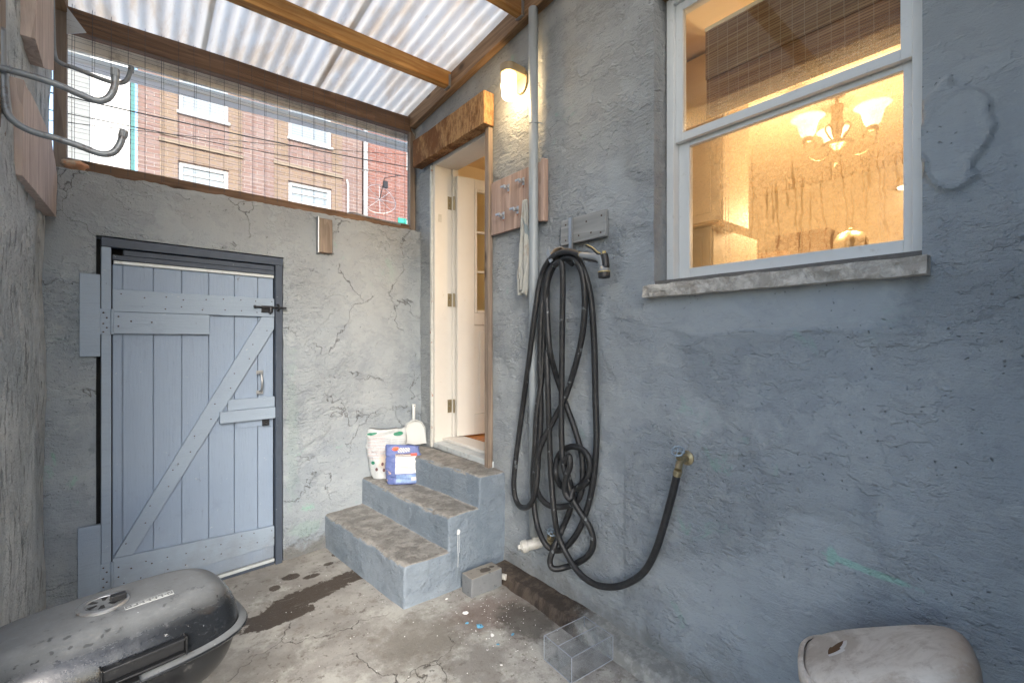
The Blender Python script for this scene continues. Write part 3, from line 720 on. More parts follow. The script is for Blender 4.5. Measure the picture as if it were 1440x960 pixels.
# door leaf: local x along leaf
leaf = thing("entry_door", "white half glazed panel door standing open into the house", "door", (1.90, 3.005, .672), -R(10))
LW, LH = .72, 2.0
bm = NB(); th = .04
def pan(a0, a1, z0, z1, y0=0, y1=-th): box(bm, a0, a1, y1, y0, z0, z1)
pan(0, .145, 0, LH); pan(LW-.12, LW, 0, LH); pan(.145, LW-.12, 1.92, LH); pan(.145, LW-.12, .86, .95); pan(.145, LW-.12, 0, .16)
obj("stile_and_rail", bm, M_WHITE, leaf, bevel=.002, local=True)
bm = NB(); box(bm, .146, LW-.121, -.030, -.012, .161, .859); box(bm, .19, LW-.165, -.0365, -.0305, .21, .81)
obj("panel", bm, M_WHITE, leaf, bevel=.005, local=True)
bm = NB()
box(bm, .146, .166, -.044, -.002, .951, 1.919); box(bm, LW-.141, LW-.121, -.044, -.002, .951, 1.919); box(bm, .167, LW-.142, -.044, -.002, 1.899, 1.919); box(bm, .167, LW-.142, -.044, -.002, .951, .972)
for zz in (1.275, 1.585): box(bm, .167, LW-.142, -.040, -.006, zz-.009, zz+.009)
obj("glazing_bars", bm, M_WHITE, leaf, bevel=.003, local=True)
M_PANE = glass_thin("door_glass", (.92, .95, .9), 1.0, .08)
obj("glass", bx(.16, LW-.13, -.023, -.019, .96, 1.91), M_PANE, leaf, local=True)
bm = NB(); lathe(bm, [(.012, 0), (.012, .02), (.027, .03), (.03, .045), (.02, .06), (0, .064)], (LW-.06, -.04, .93), (0, -1, 0), 20); obj("handle", bm, M_BRASS, leaf, local=True)
# plank above door
bm = bx(1.650, 1.728, 2.282, 3.225, 2.752, 2.955); roughen(bm, .006, 7, cuts=7)
pl = thing("header_plank", "rough rust brown plank fixed over the doorway", "plank", (1.69, 2.75, 2.75))
obj("plank", bm, M_PLANK, pl, bevel=.004)

# ------------------------------------------------------------------ window
win = thing("window", "white vinyl sash window glowing warm in the stucco wall", "window", (1.84, .70, 1.65))
def frame_bm(x0, x1, y0, y1, z0, z1, wl, wr, wt, wb):
    bm = NB(); box(bm, x0, x1, y0, y0+wr, z0, z1); box(bm, x0, x1, y1-wl, y1, z0, z1)
    box(bm, x0+.001, x1-.001, y0+wr, y1-wl, z1-wt, z1); box(bm, x0+.001, x1-.001, y0+wr, y1-wl, z0, z0+wb); return bm
obj("frame", frame_bm(1.822, 1.93, .268, 1.132, 1.648, 2.915, .034, .030, .03, .022), M_VINYL, win, bevel=.002)
us = obj("upper_sash", frame_bm(1.838, 1.862, .2985, 1.0975, 2.276, 2.884, .034, .030, .036, .036), M_VINYL, win, bevel=.002)
ls = obj("lower_sash", frame_bm(1.866, 1.894, .2985, 1.0975, 1.671, 2.300, .050, .028, .044, .050), M_VINYL, win, bevel=.002)
def fog_upper(t, last):
    X, Y, Z = t.xyz(); Z = t.add(Z, 1.65); Y = t.add(Y, .70)
    f = t.mul(t.step(t.add(t.sub(2.47, Z), t.mul(t.sub(t.noise(12, 5, .7), .5), .12)), 0, .14), .22)
    n = t.mul(f, t.add(.4, t.step(t.noise(160, 4, .75), .4, .65)))
    df = t.n("BsdfTranslucent", Color=(1, .95, .85)); mx = t.n("MixShader", _0=n)
    t.t.links.new(last, mx.inputs[1]); t.t.links.new(df.outputs[0], mx.inputs[2]); return mx.outputs[0]
def fog_lower(t, last):
    X, Y, Z = t.xyz(); Z = t.add(Z, 1.65); Y = t.add(Y, .70)
    wv = t.warp(.03, 18)
    Yw = t.n("SeparateXYZ", Vector=wv).outputs[1]
    g = t.step(t.noise(120, 5, .78), .38, .66)                       # droplets
    sw = t.step(t.noise(34, 6, .75, map=(1, 1.0, 1.6), dist=.5), .44, .66)       # wiped swirls
    f = t.add(t.mul(g, .20), t.mul(sw, .10)); f = t.add(f, .16)
    v = t.n("CombineXYZ", X=0.0, Y=t.mul(Yw, 34), Z=t.mul(Z, 1.5)).outputs[0]
    rn = t.n("TexNoise", Vector=v, Scale=1.0, Detail=1).outputs[0]
    hv = t.n("TexNoise", Vector=t.n("CombineXYZ", X=t.mul(Y, 30), Y=0.0, Z=3.0).outputs[0], Scale=1.0, Detail=2).outputs[0]
    run = t.sub(1.0, t.step(t.m_('ABSOLUTE', t.sub(rn, .5)), .008, .03))
    run = t.mul(run, t.sub(1.0, t.step(t.add(Z, t.mul(t.sub(hv, .5), 1.3)), 1.96, 2.02)))
    run = t.mul(run, t.sub(1.0, t.step(Y, .78, .88)))
    f = t.mul(f, t.sub(1.0, t.mul(run, .85)))
    f = t.mul(f, t.sub(1.0, t.mul(t.step(t.add(Y, t.mul(t.sub(sw, .5), .1)), .82, .98), .8)))
    df = t.n("BsdfTranslucent", Color=(1, .93, .80)); mx = t.n("MixShader", _0=f)
    t.t.links.new(last, mx.inputs[1]); t.t.links.new(df.outputs[0], mx.inputs[2]); return mx.outputs[0]
obj("glass", bx(1.848, 1.852, .329, 1.063, 2.325, 2.847), glass_thin("upper_pane", (.97, .97, .95), .85, .02, fog_upper), us)
obj("glass", bx(1.878, 1.882, .327, 1.047, 1.722, 2.255), glass_thin("lower_pane", (.97, .96, .93), .35, .05, fog_lower), ls)
bm = NB(); box(bm, 1.8195, 1.8215, .272, .30, 2.19, 2.20); obj("latch", bx(1.834, 1.8375, .285, .298, 2.235, 2.250), M_GALV, win)
# lintel strip
tag(obj("window_lintel", bx(1.78, 1.94, .264, 1.139, 2.9165, 2.928), M_WOOD_Y), "dark wooden lintel over the kitchen window", "lintel")
# stone sill
t = NT("sill_stone"); a = t.noise(18, 7, .75, dist=.6); b = t.voro(34, vec=t.warp(.05, 14)).outputs[0]; b2 = t.noise(9, 4, .6)
col = t.mix(t.step(a, .4, .62), (.36, .335, .30), (.58, .555, .51)); col = t.mix(t.mul(t.step(t.noise(5, 3, .6, off=(2, 2, 2)), .68, .72), .7), col, (.32, .17, .08))
M_SILL = t.fin(col, .85, h=t.add(t.mul(b, .012), t.add(t.mul(a, .010), t.mul(b2, .01))))
bm = NB(); box(bm, 1.683, 1.84, .244, 1.163, 1.588, 1.640)
bmesh.ops.subdivide_edges(bm, edges=[e for e in bm.edges if abs(e.verts[0].co.y-e.verts[1].co.y) > .5], cuts=70)
bmesh.ops.subdivide_edges(bm, edges=[e for e in bm.edges if abs(e.verts[0].co.z-e.verts[1].co.z) > .03], cuts=5)
for v in bm.verts:
    if v.co.x < 1.7:
        p = v.co.copy(); v.co.x += .012*noise.noise(p*28)+.006*noise.noise(p*60)-.004; v.co.z += .004*noise.noise(p*14)
    if v.co.z > 1.63 and v.co.x > 1.7: v.co.z += .004
sl = thing("window_sill", "rough hewn grey stone sill under the kitchen window", "window sill", (1.75, .7, 1.6))
obj("stone", bm, M_SILL, sl, smooth=False)
bm = bx(1.745, 1.821, .262, 1.140, 1.6415, 1.662); roughen(bm, .002, 20, cuts=5)
obj("mortar_bed", bm, simple("dark_mortar", (.14, .135, .13), .9, var=.3, vs=60, bump=.004, bs=90), sl)

# ------------------------------------------------------------------ interior of the house
it = thing("kitchen_interior", "cream painted kitchen walls and ceiling seen through window and doorway", "room", (3.5, 1, .66))
bm = NB(); box(bm, 5.2, 5.3, -1.6, 3.45, .6, 3.1); obj("wall", bm, M_INT, it)
obj("wall", bx(1.99, 5.2, 3.37, 3.44, .6, 3.1), M_INT, it); obj("wall", bx(1.99, 5.2, -1.6, -1.5, .6, 3.1), M_INT, it)
obj("wall", bx(1.942, 1.985, -1.5, .24, .6, 3.1), M_INT, it); obj("wall", bx(1.942, 1.985, 1.165, 2.33, .6, 3.1), M_INT, it); obj("wall", bx(1.942, 1.985, 3.07, 3.36, .6, 3.1), M_INT, it)
obj("wall", bx(1.942, 1.985, .24, 1.165, .6, 1.63), M_INT, it)
obj("ceiling", bx(1.942, 5.3, -1.6, 3.45, 2.96, 3.05), M_CEIL, it)
bm = NB()
for k in range(29): box(bm, 1.99, 5.2, -1.5+k*.166, -1.5+k*.166+.163, .60, .66-.0004*(k % 3))
obj("floorboards", bm, M_OAK, it)
# blind
bl = thing("roman_blind", "brown woven bamboo roman blind behind the upper sash", "blind", (1.96, .65, 2.7))
t = NT("bamboo_blind"); X, Y, Z = t.xyz()
s = t.m_('FRACT', t.mul(Z, 95)); sl_ = t.step(t.m_('ABSOLUTE', t.sub(s, .5)), .30, .48)
rn = t.n("TexNoise", Vector=t.n("Mapping", Vector=t.co, Scale=(1, 3, 110)).outputs[0], Scale=1.0, Detail=3).outputs[0]
col = t.mix(t.step(rn, .35, .65), (.26, .12, .045), (.44, .26, .12)); col = t.mix(t.mul(sl_, .8), col, (.07, .035, .018))
th_ = t.m_('FRACT', t.mul(Y, 24)); thr = t.sub(1.0, t.step(t.m_('ABSOLUTE', t.sub(th_, .5)), .02, .04)); col = t.mix(t.mul(thr, .6), col, (.5, .36, .22))
bs = t.n("BsdfTranslucent", Color=col); mx = t.n("MixShader", _0=.30); t.fin(col, .7, h=t.mul(s, .002))
tp = t.n("BsdfTransparent", Color=(1, .9, .7)); mx2 = t.n("MixShader", _0=t.mul(t.mul(sl_, t.step(t.noise(40, 3, .6, map=(1, 1, .1)), .55, .7)), .35))
t.t.links.new(t.b.outputs[0], mx.inputs[1]); t.t.links.new(bs.outputs[0], mx.inputs[2]); t.t.links.new(mx.outputs[0], mx2.inputs[1]); t.t.links.new(tp.outputs[0], mx2.inputs[2])
t.t.links.new(mx2.outputs[0], t.out.inputs[0]); M_BAM = t.m
obj("shade", bx(1.960, 1.963, .262, 1.018, 2.42, 2.772), M_BAM, bl)
obj("valance", bx(1.950, 1.953, .262, 1.018, 2.56, 2.772), M_BAM, bl)
bm = NB()
for k in range(3): box(bm, 1.954+.006*k, 1.9575+.006*k, .262, 1.018, 2.388+.010*k, 2.425+.008*k)
obj("fold", bm, M_BAM, bl)
obj("headrail", bx(1.948, 1.985, .26, 1.02, 2.773, 2.79), M_CAB, bl)
bm = NB(); tube(bm, [(1.962, .94, 2.39), (1.964, .935, 1.9), (1.962, .93, 1.64)], .0016, 6); tube(bm, [(1.962, .925, 2.39), (1.960, .92, 1.9), (1.962, .915, 1.64)], .0016, 6); obj("cord", bm, M_CAB, bl)
# chandelier
ch = thing("chandelier", "brushed nickel chandelier with three lit bell glass shades", "chandelier", (3.36, .905, 2.96))
cx, cy = 3.36, .905
bm = NB(); lathe(bm, [(0, 0), (.05, -.002), (.06, -.012), (.045, -.03), (.012, -.045)], (cx, cy, 2.955), seg=24); obj("canopy", bm, M_CHAND, ch, smooth=True)
bm = NB(); lathe(bm, [(.010, .0), (.010, -.04), (.034, -.05), (.036, -.07), (.027, -.10), (.034, -.16), (.026, -.22), (.018, -.25), (.03, -.27), (.085, -.285), (.088, -.293), (.06, -.31), (.028, -.33), (.018, -.35), (.022, -.365), (.008, -.385), (.012, -.40), (0, -.415)], (cx, cy, 2.915), seg=28); obj("column", bm, M_CHAND, ch, smooth=True)
M_SHADE = emit("lit_shade_glass", (1.0, .80, .58), .62)
M_BULB = emit("lamp_bulb", (1.0, .85, .6), 1.6)
for k, a in enumerate((R(142), R(262), R(22))):
    d = Vector((math.cos(a), math.sin(a), 0)); c0 = Vector((cx, cy, 2.62))
    L = lambda r, z_: c0+d*r+Vector((0, 0, z_))
    bm = NB(); tube(bm, catmull([L(.03, -.02), L(.07, -.075), L(.13, -.095), L(.19, -.06), L(.205, .0), L(.17, .03), L(.135, .005), L(.15, -.025)], 7), .0048, 8); tube(bm, catmull([L(.02, .02), L(.05, .05), L(.075, .10), L(.05, .125), L(.03, .10)], 6), .004, 8)
    arm = obj("arm", bm, M_CHAND, ch, smooth=True)
    p = L(.185, .01); bm = NB(); lathe(bm, [(.012, 0), (.03, .006), (.028, .03), (.02, .04)], p, seg=18); obj("lamp_holder", bm, M_CHAND, arm, smooth=True)
    bm = NB(); lathe(bm, [(.026, .035), (.040, .055), (.048, .085), (.056, .12), (.072, .145), (.092, .155), (.090, .157), (.070, .148), (.053, .122), (.045, .087), (.037, .058), (.022, .038)], p, seg=28); obj("shade", bm, M_SHADE, arm, smooth=True)
    bm = NB(); lathe(bm, [(.012, .04), (.026, .075), (.028, .09), (.015, .112), (0, .116)], p, seg=16); obj("bulb", bm, M_BULB, arm, smooth=True)
    ld = bpy.data.lights.new("bulb_light", 'POINT'); ld.energy = 6.4; ld.color = (1, .70, .38); ld.shadow_soft_size = .06
    lo = bpy.data.objects.new("bulb_light", ld); C.objects.link(lo); lo.parent = ch; lo.location = Vector((cx, cy, 2.96)).lerp(p, .9)+Vector((0, 0, -.42))-Vector((cx, cy, 2.96))
# kitchen furniture glimpsed through the glass
def cab(name, label, x0, x1, y0, y1, z0, z1, mat, cat="cabinet", doors=1):
    b = thing(name, label, cat, ((x0+x1)/2, (y0+y1)/2, z0)); obj("carcass", bx(x0, x1, y0, y1, z0, z1), mat, b, bevel=.003)
    n = doors
    for k in range(n):
        a = y0+(y1-y0)*k/n+.006; c = y0+(y1-y0)*(k+1)/n-.006
        d = obj("door", bx(x0-.018, x0-.001, a, c, z0+.006, z1-.006), mat, b, bevel=.003)
        obj("door_panel", bx(x0-.024, x0-.0185, a+.05, c-.05, z0+.05, z1-.05), mat, d, bevel=.004)
    return b
p1 = PX(988, 205, 2.35); p2 = PX(1017, 310, 2.35)
cab("wall_cabinet", "cream wall cabinet at the left side of the kitchen window view", 2.35, 2.65, p2.y, p1.y+.25, p2.z, 2.94, M_CAB)
fz = cab("refrigerator", "tall steel grey refrigerator under the cream wall cabinet", 2.40, 2.95, PX(1003, 370, 2.4).y, PX(985, 370, 2.4).y+.35, .67, PX(1000, 318, 2.4).z, M_STEEL, "refrigerator")
a = PX(1042, 345, 3.9); b = PX(1165, 330, 3.9)
cab("base_cabinet", "low brown cabinet at the bottom left of the kitchen window view", 3.9, 4.3, PX(1105, 340, 3.9).y, a.y, 1.2, PX(1100, 352, 3.9).z, M_CABW)
cab("wall_cupboard", "brown wooden cupboard in the bottom middle of the kitchen window view", 4.5, 4.9, PX(1165, 340, 4.5).y, PX(1090, 340, 4.5).y, 1.5, PX(1120, 327, 4.5).z, M_CABW, "cupboard", 2)
q = PX(1196, 345, 3.3)
bm = NB(); lathe(bm, [(.085, -.25), (.085, -.02), (.088, 0), (.085, .03), (.065, .065), (.03, .083), (0, .087)], (q.x, q.y, q.z), seg=28)
dm_ = thing("domed_canister", "round domed steel canister low in the kitchen window", "canister", (q.x, q.y, q.z-.25)); obj("body", bm, M_CHAND, dm_, smooth=True)
bm = NB(); lathe(bm, [(.008, 0), (.014, .012), (0, .02)], (q.x, q.y, q.z+.086), seg=12); obj("knob", bm, M_CHAND, dm_, smooth=True)
obj("table", bx(q.x-.3, q.x+.35, q.y-.5, q.y+.3, q.z-.29, q.z-.252), M_CABW, thing("table", "brown table carrying the domed canister indoors", "table", (q.x, q.y, .66)))
tb = bpy.data.objects["table"]
for dx in (-.27, .32):
    for dy in (-.47, .27): obj("leg", bx(q.x+dx-.02, q.x+dx+.02, q.y+dy-.02, q.y+dy+.02, .661, q.z-.291), M_CABW, tb)
q = PX(1278, 262, 4.2)
sc_l = thing("wall_light", "small warm wall light at the right edge of the kitchen window view", "wall light", (5.18, q.y, q.z)); q = PX(1276, 262, 5.1)
bm = NB(); lathe(bm, [(.11, 0), (.09, .05), (.05, .09), (0, .10)], (5.1, q.y, q.z), seg=20); obj("shade", bm, M_CAB, sc_l, smooth=True)
bm = NB(); lathe(bm, [(.0, -.02), (.06, -.015), (.07, -.001)], (5.1, q.y, q.z), seg=16); obj("lens", bm, M_BULB, sc_l, smooth=True)

# ------------------------------------------------------------------ wall lamp outside
wl = thing("wall_lamp", "lit bronze wall lamp with ribbed glass jar above the doorway", "lamp", (1.735, 2.02, 2.91))
yl = 2.02
bm = NB()
prof = [(yl+.055*math.cos(a), 2.915+.07*math.sin(a)) for a in [math.pi*2*k/28 for k in range(28)]]
prism(bm, [(1.735, p[0], p[1]) for p in prof], (-.014, 0, 0)); obj("back_plate", bm, M_LAMPMETAL, wl, bevel=.004, smooth=False)
bm = NB(); zt = 2.925
pts = [(1.722, yl-.048), (1.722, yl+.048), (1.66, yl+.05)]+[(1.635-.05*math.sin(a), yl+.05*math.cos(a)) for a in [math.pi*k/12 for k in range(13)]]+[(1.66, yl-.05)]
prism(bm, [(p[0], p[1], zt) for p in pts], (0, 0, .048)); obj("hood", bm, M_LAMPMETAL, wl, bevel=.006)
t = NT("ribbed_glass_jar"); t.t.nodes.remove(t.b)
em = t.n("Emission", Color=(1, .80, .50), Strength=2.2); tr = t.n("BsdfTransparent", Color=(1, .97, .9)); mx = t.n("MixShader", _0=.45)
t.t.links.new(tr.outputs[0], mx.inputs[1]); t.t.links.new(em.outputs[0], mx.inputs[2]); t.t.links.new(mx.outputs[0], t.out.inputs[0])
bm = NB(); pr = [(.040, -.002)]
for k in range(8): pr += [(.043, -.006-.006*k), (.040, -.009-.006*k)]
pr += [(.045, -.058), (.046, -.07), (.042, -.10), (.041, -.125), (.034, -.138), (0, -.142)]
lathe(bm, pr, (1.635, yl, zt), seg=28); obj("glass_jar", bm, t.m, wl, smooth=True)
bm = NB(); lathe(bm, [(.012, -.002), (.012, -.03), (.026, -.06), (.028, -.08), (.018, -.10), (0, -.105)], (1.635, yl, zt), seg=16); obj("bulb", bm, emit("yard_bulb", (1, .85, .6), 14), wl, smooth=True)
ld = bpy.data.lights.new("lamp_light", 'POINT'); ld.energy = 16; ld.color = (1, .68, .34); ld.shadow_soft_size = .035
lo = bpy.data.objects.new("lamp_light", ld); C.objects.link(lo); lo.parent = wl; lo.location = (1.635-1.735, 0, 2.85-2.91)

# ------------------------------------------------------------------ pipe, rack, boards
pp = thing("drain_pipe", "tall grey painted pipe running down the house wall", "pipe", (1.70, 1.87, 0))
bm = NB(); tube(bm, [(1.690, 1.867, .33), (1.690, 1.869, 1.2), (1.692, 1.872, 2.2), (1.690, 1.872, 3.24)], .0265, 20); obj("pipe", bm, M_PIPE, pp, smooth=True)
for z_ in (2.60, .95):
    bm = NB(); tube(bm, [(1.725, 1.835, z_), (1.690, 1.838, z_), (1.660, 1.87, z_), (1.690, 1.902, z_), (1.725, 1.905, z_)], .003, 6); obj("clip", bm, M_PIPE, pp)
cl = thing("cleanout_fitting", "white plastic cleanout fitting with square plug behind the hose", "pipe fitting", (1.69, 1.86, .26))
bm = NB(); ax = Vector((-.62, .35, -.12)); lathe(bm, [(.027, -.03), (.027, .05), (.033, .052), (.033, .08), (.030, .082)], (1.70, 1.86, .285), ax, 22); obj("body", bm, M_PVC, cl, smooth=False, bevel=.001)
p = Vector((1.70, 1.86, .285))+ax.normalized()*.082
bm = NB(); lathe(bm, [(.030, 0), (.030, .006), (.016, .007), (.015, .022)], p, ax, 4); obj("plug", bm, M_PVC, cl, bevel=.002)
bm = NB(); lathe(bm, [(.022, 0), (.022, .05)], (1.70, 1.862, .275), (0, 0, 1), 16); obj("socket", bm, M_PVC, cl)

rk = thing("coat_rack", "wooden board with steel clamp hooks beside the doorway", "hook rack", (1.73, 2.04, 2.06))
bm = NB()
for k in range(5): box(bm, 1.708, 1.730, 1.822+k*.0925, 1.822+(k+1)*.0925-.0012, 2.062, 2.388)
obj("board", bm, M_RACK, rk, bevel=.0015)
obj("end_batten", bx(1.697, 1.7315, 1.795, 1.8205, 2.055, 2.395), M_RACK, rk, bevel=.003)
for (u, v) in ((715, 264), (736, 255), (708, 303), (728, 295)):
    p = PX(u, v, 1.705)
    bm = NB(); box(bm, 1.7035, 1.7075, p.y-.008, p.y+.008, p.z-.022, p.z+.022); box(bm, 1.670, 1.703, p.y-.006, p.y+.006, p.z-.007, p.z+.004)
    box(bm, 1.668, 1.676, p.y-.004, p.y+.034, p.z-.002, p.z+.010); box(bm, 1.676, 1.690, p.y-.010, p.y+.010, p.z-.012, p.z+.008)
    hk = obj("hook", bm, M_GALV, rk, bevel=.0015)
    bm = NB(); lathe(bm, [(.005, 0), (.003, .003)], (1.7035, p.y, p.z-.028), (-1, 0, 0), 8); obj("screw", bm, simple("rust_orange", (.35, .12, .04), .7) if 'rust_orange' not in bpy.data.materials else bpy.data.materials['rust_orange'], hk)
# towel
tw = NB(); rows = []
p0 = PX(741, 282, 1.675); p1 = PX(735, 408, 1.675)
t = NT("towel_cloth"); X, Y, Z = t.xyz()
ml = t.step(t.noise(16, 6, .7, map=(1, 1.5, .5)), .5, .66); col = t.mix(t.mul(ml, .7), (.36, .37, .355), (.24, .20, .155))
bs_ = ell_mask(t, Y, Z, p0.y-.02, (p0.z+p1.z)/2+.06, .012, .10, R(-25), t.noise(40), 1.0, .2); col = t.mix(t.mul(bs_, .8), col, (.16, .22, .25))
M_TOWEL = t.fin(col, .9, h=t.add(t.mul(t.noise(300, 2), .0008), t.mul(t.noise(25, 5, .6, map=(1, 2, .4)), .006)))
NZ, NY = 40, 34
for j in range(NZ+1):
    f = j/NZ; z_ = p0.z+(p1.z-p0.z)*f
    half = .014+.032*min(1, f*2.0); half *= 1 if f < .8 else 1-.55*(f-.8)/.2
    cy_ = p0.y+(p1.y-p0.y)*f; row = []
    for i in range(NY+1):
        s = i/NY*2-1
        fold = .012*math.sin(s*7+f*3)+.008*math.sin(s*15-f*5+1)
        zz = z_ + (-.035*abs(s-.2) if f > .9 else 0) + .02*noise.noise(Vector((s*2, f*3, 1)))*f
        row.append(tw.verts.new((1.672-.012*(1-f)+fold*(.5+.5*f), cy_+s*half+.006*noise.noise(Vector((f*6, 2, 2))), zz)))
    rows.append(row)
for a, b in zip(rows, rows[1:]):
    for i in range(NY): tw.faces.new((a[i], a[i+1], b[i+1], b[i]))
tow = tag(obj("towel", tw, M_TOWEL, smooth=True, recalc=False), "crumpled dirty white towel hanging from the rack beside the pipe", "towel"); so = tow.modifiers.new("s", 'SOLIDIFY'); so.thickness = .003
# dark clamp handle hanging by towel
st_ = NB(); tube(st_, [(1.672, 1.91, 2.10), (1.668, 1.905, 1.96), (1.665, 1.903, 1.86)], .006, 8)
pass; st_.free()

gb = thing("hook_board", "grey painted board with steel strip above the hose", "board", (1.73, 1.53, 1.9))
bm = bx(1.705, 1.728, 1.381, 1.676, 1.898, 2.026); obj("board", bm, M_GREYBOARD, gb, bevel=.003)
for (y_, z_) in ((1.64, 1.92), (1.64, 2.0), (1.50, 1.99), (1.47, 1.93), (1.405, 2.0), (1.41, 1.92), (1.55, 1.93)): stud("screw", (1.705, y_, z_), (-1, 0, 0), M_NAIL, gb, .005, .0015, False)
bm = NB(); box(bm, 1.6975, 1.7015, 1.585, 1.612, 1.80, 2.03); box(bm, 1.689, 1.697, 1.585, 1.588, 1.80, 2.03); obj("steel_strip", bm, M_GALV, gb, bevel=.0008)
# hose hanger
hh_ = thing("hose_hanger", "steel hose hanger with curved saddle on the house wall", "hanger", (1.72, 1.6, 1.84))
bm = NB(); rows = []
for k in range(13):
    a = R(-62+k*124/12); rows.append([(1.725-.002-.115*j/4, 1.60+.080*math.sin(a), 1.775+.082*math.cos(a)+.010*(j/4)**2) for j in range(5)])
V = [[bm.verts.new(p) for p in r] for r in rows]
for a, b in zip(V, V[1:]):
    for i in range(4): bm.faces.new((a[i], a[i+1], b[i+1], b[i]))
sd = obj("saddle", bm, simple("tan_rusted_metal", (.42, .33, .24), .5, .3, dirt=(.2, .12, .07), ds=25), hh_, smooth=True); so = sd.modifiers.new("s", 'SOLIDIFY'); so.thickness = .003
bm = NB(); prism(bm, [(1.612, 1.665, 1.865), (1.612, 1.685, 1.850), (1.612, 1.655, 1.795), (1.612, 1.635, 1.805)], (-.006, 0, 0)); obj("front_lip", bm, M_GALV, hh_, bevel=.001)

# ------------------------------------------------------------------ hose
def H(pts, off0, off1=None):
    """pts in survey zoom coordinates of the wall photo; off = distance from wall"""
    out = []
    n = len(pts)
    for i, p in enumerate(pts):
        o_ = off0+(off1-off0)*i/(n-1) if off1 is not None else off0
        if len(p) > 2: o_ = p[2]
        u_ = 680+p[0]/1.715
        if 738 < u_ < 782: o_ = max(o_, .098+.012*math.sin(i*1.7))
        out.append(PX(u_, 300+p[1]/1.715, 1.74-o_))
    return out
hs = thing("garden_hose", "long black rubber hose hung in loops on the house wall", "hose", (1.68, 1.6, .4))
RH = .0150
t = NT("black_rubber"); n = t.noise(30, 5, .7)
col = t.mix(t.step(n, .45, .7), (.014, .015, .017), (.030, .032, .035)); wt = t.step(t.noise(24, 3, .5, off=(5, 5, 5)), .68, .70)
M_HOSE = t.fin(t.mix(t.mul(wt, .4), col, (.3, .34, .36)), .5, h=t.mul(t.noise(200), .0002), spec=.5)
paths = [
 # from nozzle over saddle, far left loop and back up
 H([(232, 99, .13), (205, 92, .13), (178, 98, .13), (155, 118, .115), (137, 160, .10), (124, 240, .07), (110, 350, .05), (94, 470, .035), (78, 590, .03), (73, 660, .03), (84, 702, .03), (108, 706, .03), (125, 670, .035), (132, 590, .045), (138, 480, .05), (136, 350, .055), (140, 230, .07), (152, 150, .09), (172, 115, .10), (195, 108, .10), (215, 122, .10)], 0),
 # right pair: down right, bottom, up
 H([(160, 112, .09), (190, 96, .095), (222, 104, .095), (246, 150, .09), (260, 215, .07), (267, 320, .05), (270, 450, .04), (272, 560, .04), (262, 660, .045), (240, 740, .05), (212, 790, .055), (180, 812, .06), (148, 795, .06), (126, 735, .055), (119, 640, .05), (124, 560, .045), (128, 480, .045), (140, 400, .05), (146, 280, .06), (150, 180, .085), (165, 128, .10), (185, 112, .10)], 0),
 # crossing loop: from right top to lower left ellipse to right
 H([(190, 110, .11), (215, 108, .115), (236, 140, .11), (244, 200, .10), (240, 280, .085), (222, 365, .075), (196, 445, .07), (165, 505, .07), (138, 560, .07), (125, 620, .07), (130, 670, .065), (155, 702, .06), (195, 706, .055), (228, 690, .05), (239, 640, .04), (236, 580, .035), (220, 520, .03), (195, 450, .03), (175, 390, .035), (160, 330, .04), (154, 250, .06), (154, 170, .08), (172, 122, .09)], 0),
 # centre vertical into small knot
 H([(172, 125, .13), (186, 118, .13), (191, 150, .12), (190, 250, .10), (189, 350, .085), (188, 450, .08), (188, 540, .085), (192, 600, .09), (204, 650, .09), (216, 690, .08), (236, 725, .07), (258, 760, .06), (264, 800, .055), (246, 830, .05), (205, 850, .05), (170, 856, .05), (160, 838, .05), (172, 800, .045), (192, 755, .04), (208, 715, .035), (214, 680, .035), (206, 640, .05), (192, 600, .06)], 0),
 # small knot rings
 H([(196, 600, .11), (206, 585, .115), (208, 610, .115), (198, 640, .115), (196, 670, .11), (208, 688, .10), (214, 670, .08), (225, 662, .06), (248, 640, .06), (257, 605, .06), (245, 575, .06), (220, 562, .06), (195, 568, .05), (178, 590, .045), (174, 625, .045), (186, 655, .05), (212, 665, .06), (240, 655, .065), (256, 640, .06)], 0),
 # run to spigot
 H([(152, 330, .075), (155, 420, .08), (158, 520, .085), (162, 620, .085), (170, 720, .085), (180, 775, .085), (200, 820, .075), (230, 865, .07), (268, 893, .065), (310, 900, .06), (350, 890, .06), (388, 862, .06), (414, 815, .065), (434, 755, .07), (452, 690, .075), (466, 632, .08)], 0),
]
for k, P in enumerate(paths):
    bm = NB(); tube(bm, catmull(P, 9), RH, 14)
    obj("coil", bm, M_HOSE, hs, smooth=True)
# coupling at the tap end
e1 = paths[-1][-1]; d = (paths[-1][-1]-paths[-1][-2]).normalized()
bm = NB(); lathe(bm, [(.0155, 0), (.0165, .004), (.0165, .022), (.0145, .024)], e1, d, 20); obj("coupling", bm, M_BRASS, hs)
# nozzle
nz = thing("spray_nozzle", "grey and black spray gun nozzle with yellow trim on the hose end", "nozzle", paths[0][0])
M_NZG = simple("nozzle_grey", (.22, .24, .26), .35); M_NZB = simple("nozzle_black", (.02, .02, .022), .5); M_NZY = simple("nozzle_yellow", (.45, .36, .14), .45)
def N_(x, y, o=.13): return PX(780+x/9.6, 320+y/9.6, 1.74-o)
bm = NB(); tube(bm, [N_(275, 345), N_(300, 350), N_(352, 362)], .0125, 16); obj("coupling", bm, M_BRASS, nz)
bm = NB(); tube(bm, catmull([N_(350, 372), N_(400, 375), N_(480, 385), N_(570, 400), N_(625, 440), N_(640, 500), N_(650, 560)], 6), .014, 16, rf=lambda f: .0125+.004*math.sin(f*3.1)); obj("grip", bm, M_NZG, nz, smooth=True)
bm = NB(); tube(bm, catmull([N_(395, 345), N_(480, 350), N_(570, 372)], 6), .006, 10); tube(bm, catmull([N_(400, 415), N_(480, 435), N_(580, 455)], 6), .008, 10); obj("grip_pad", bm, M_NZB, nz, smooth=True)
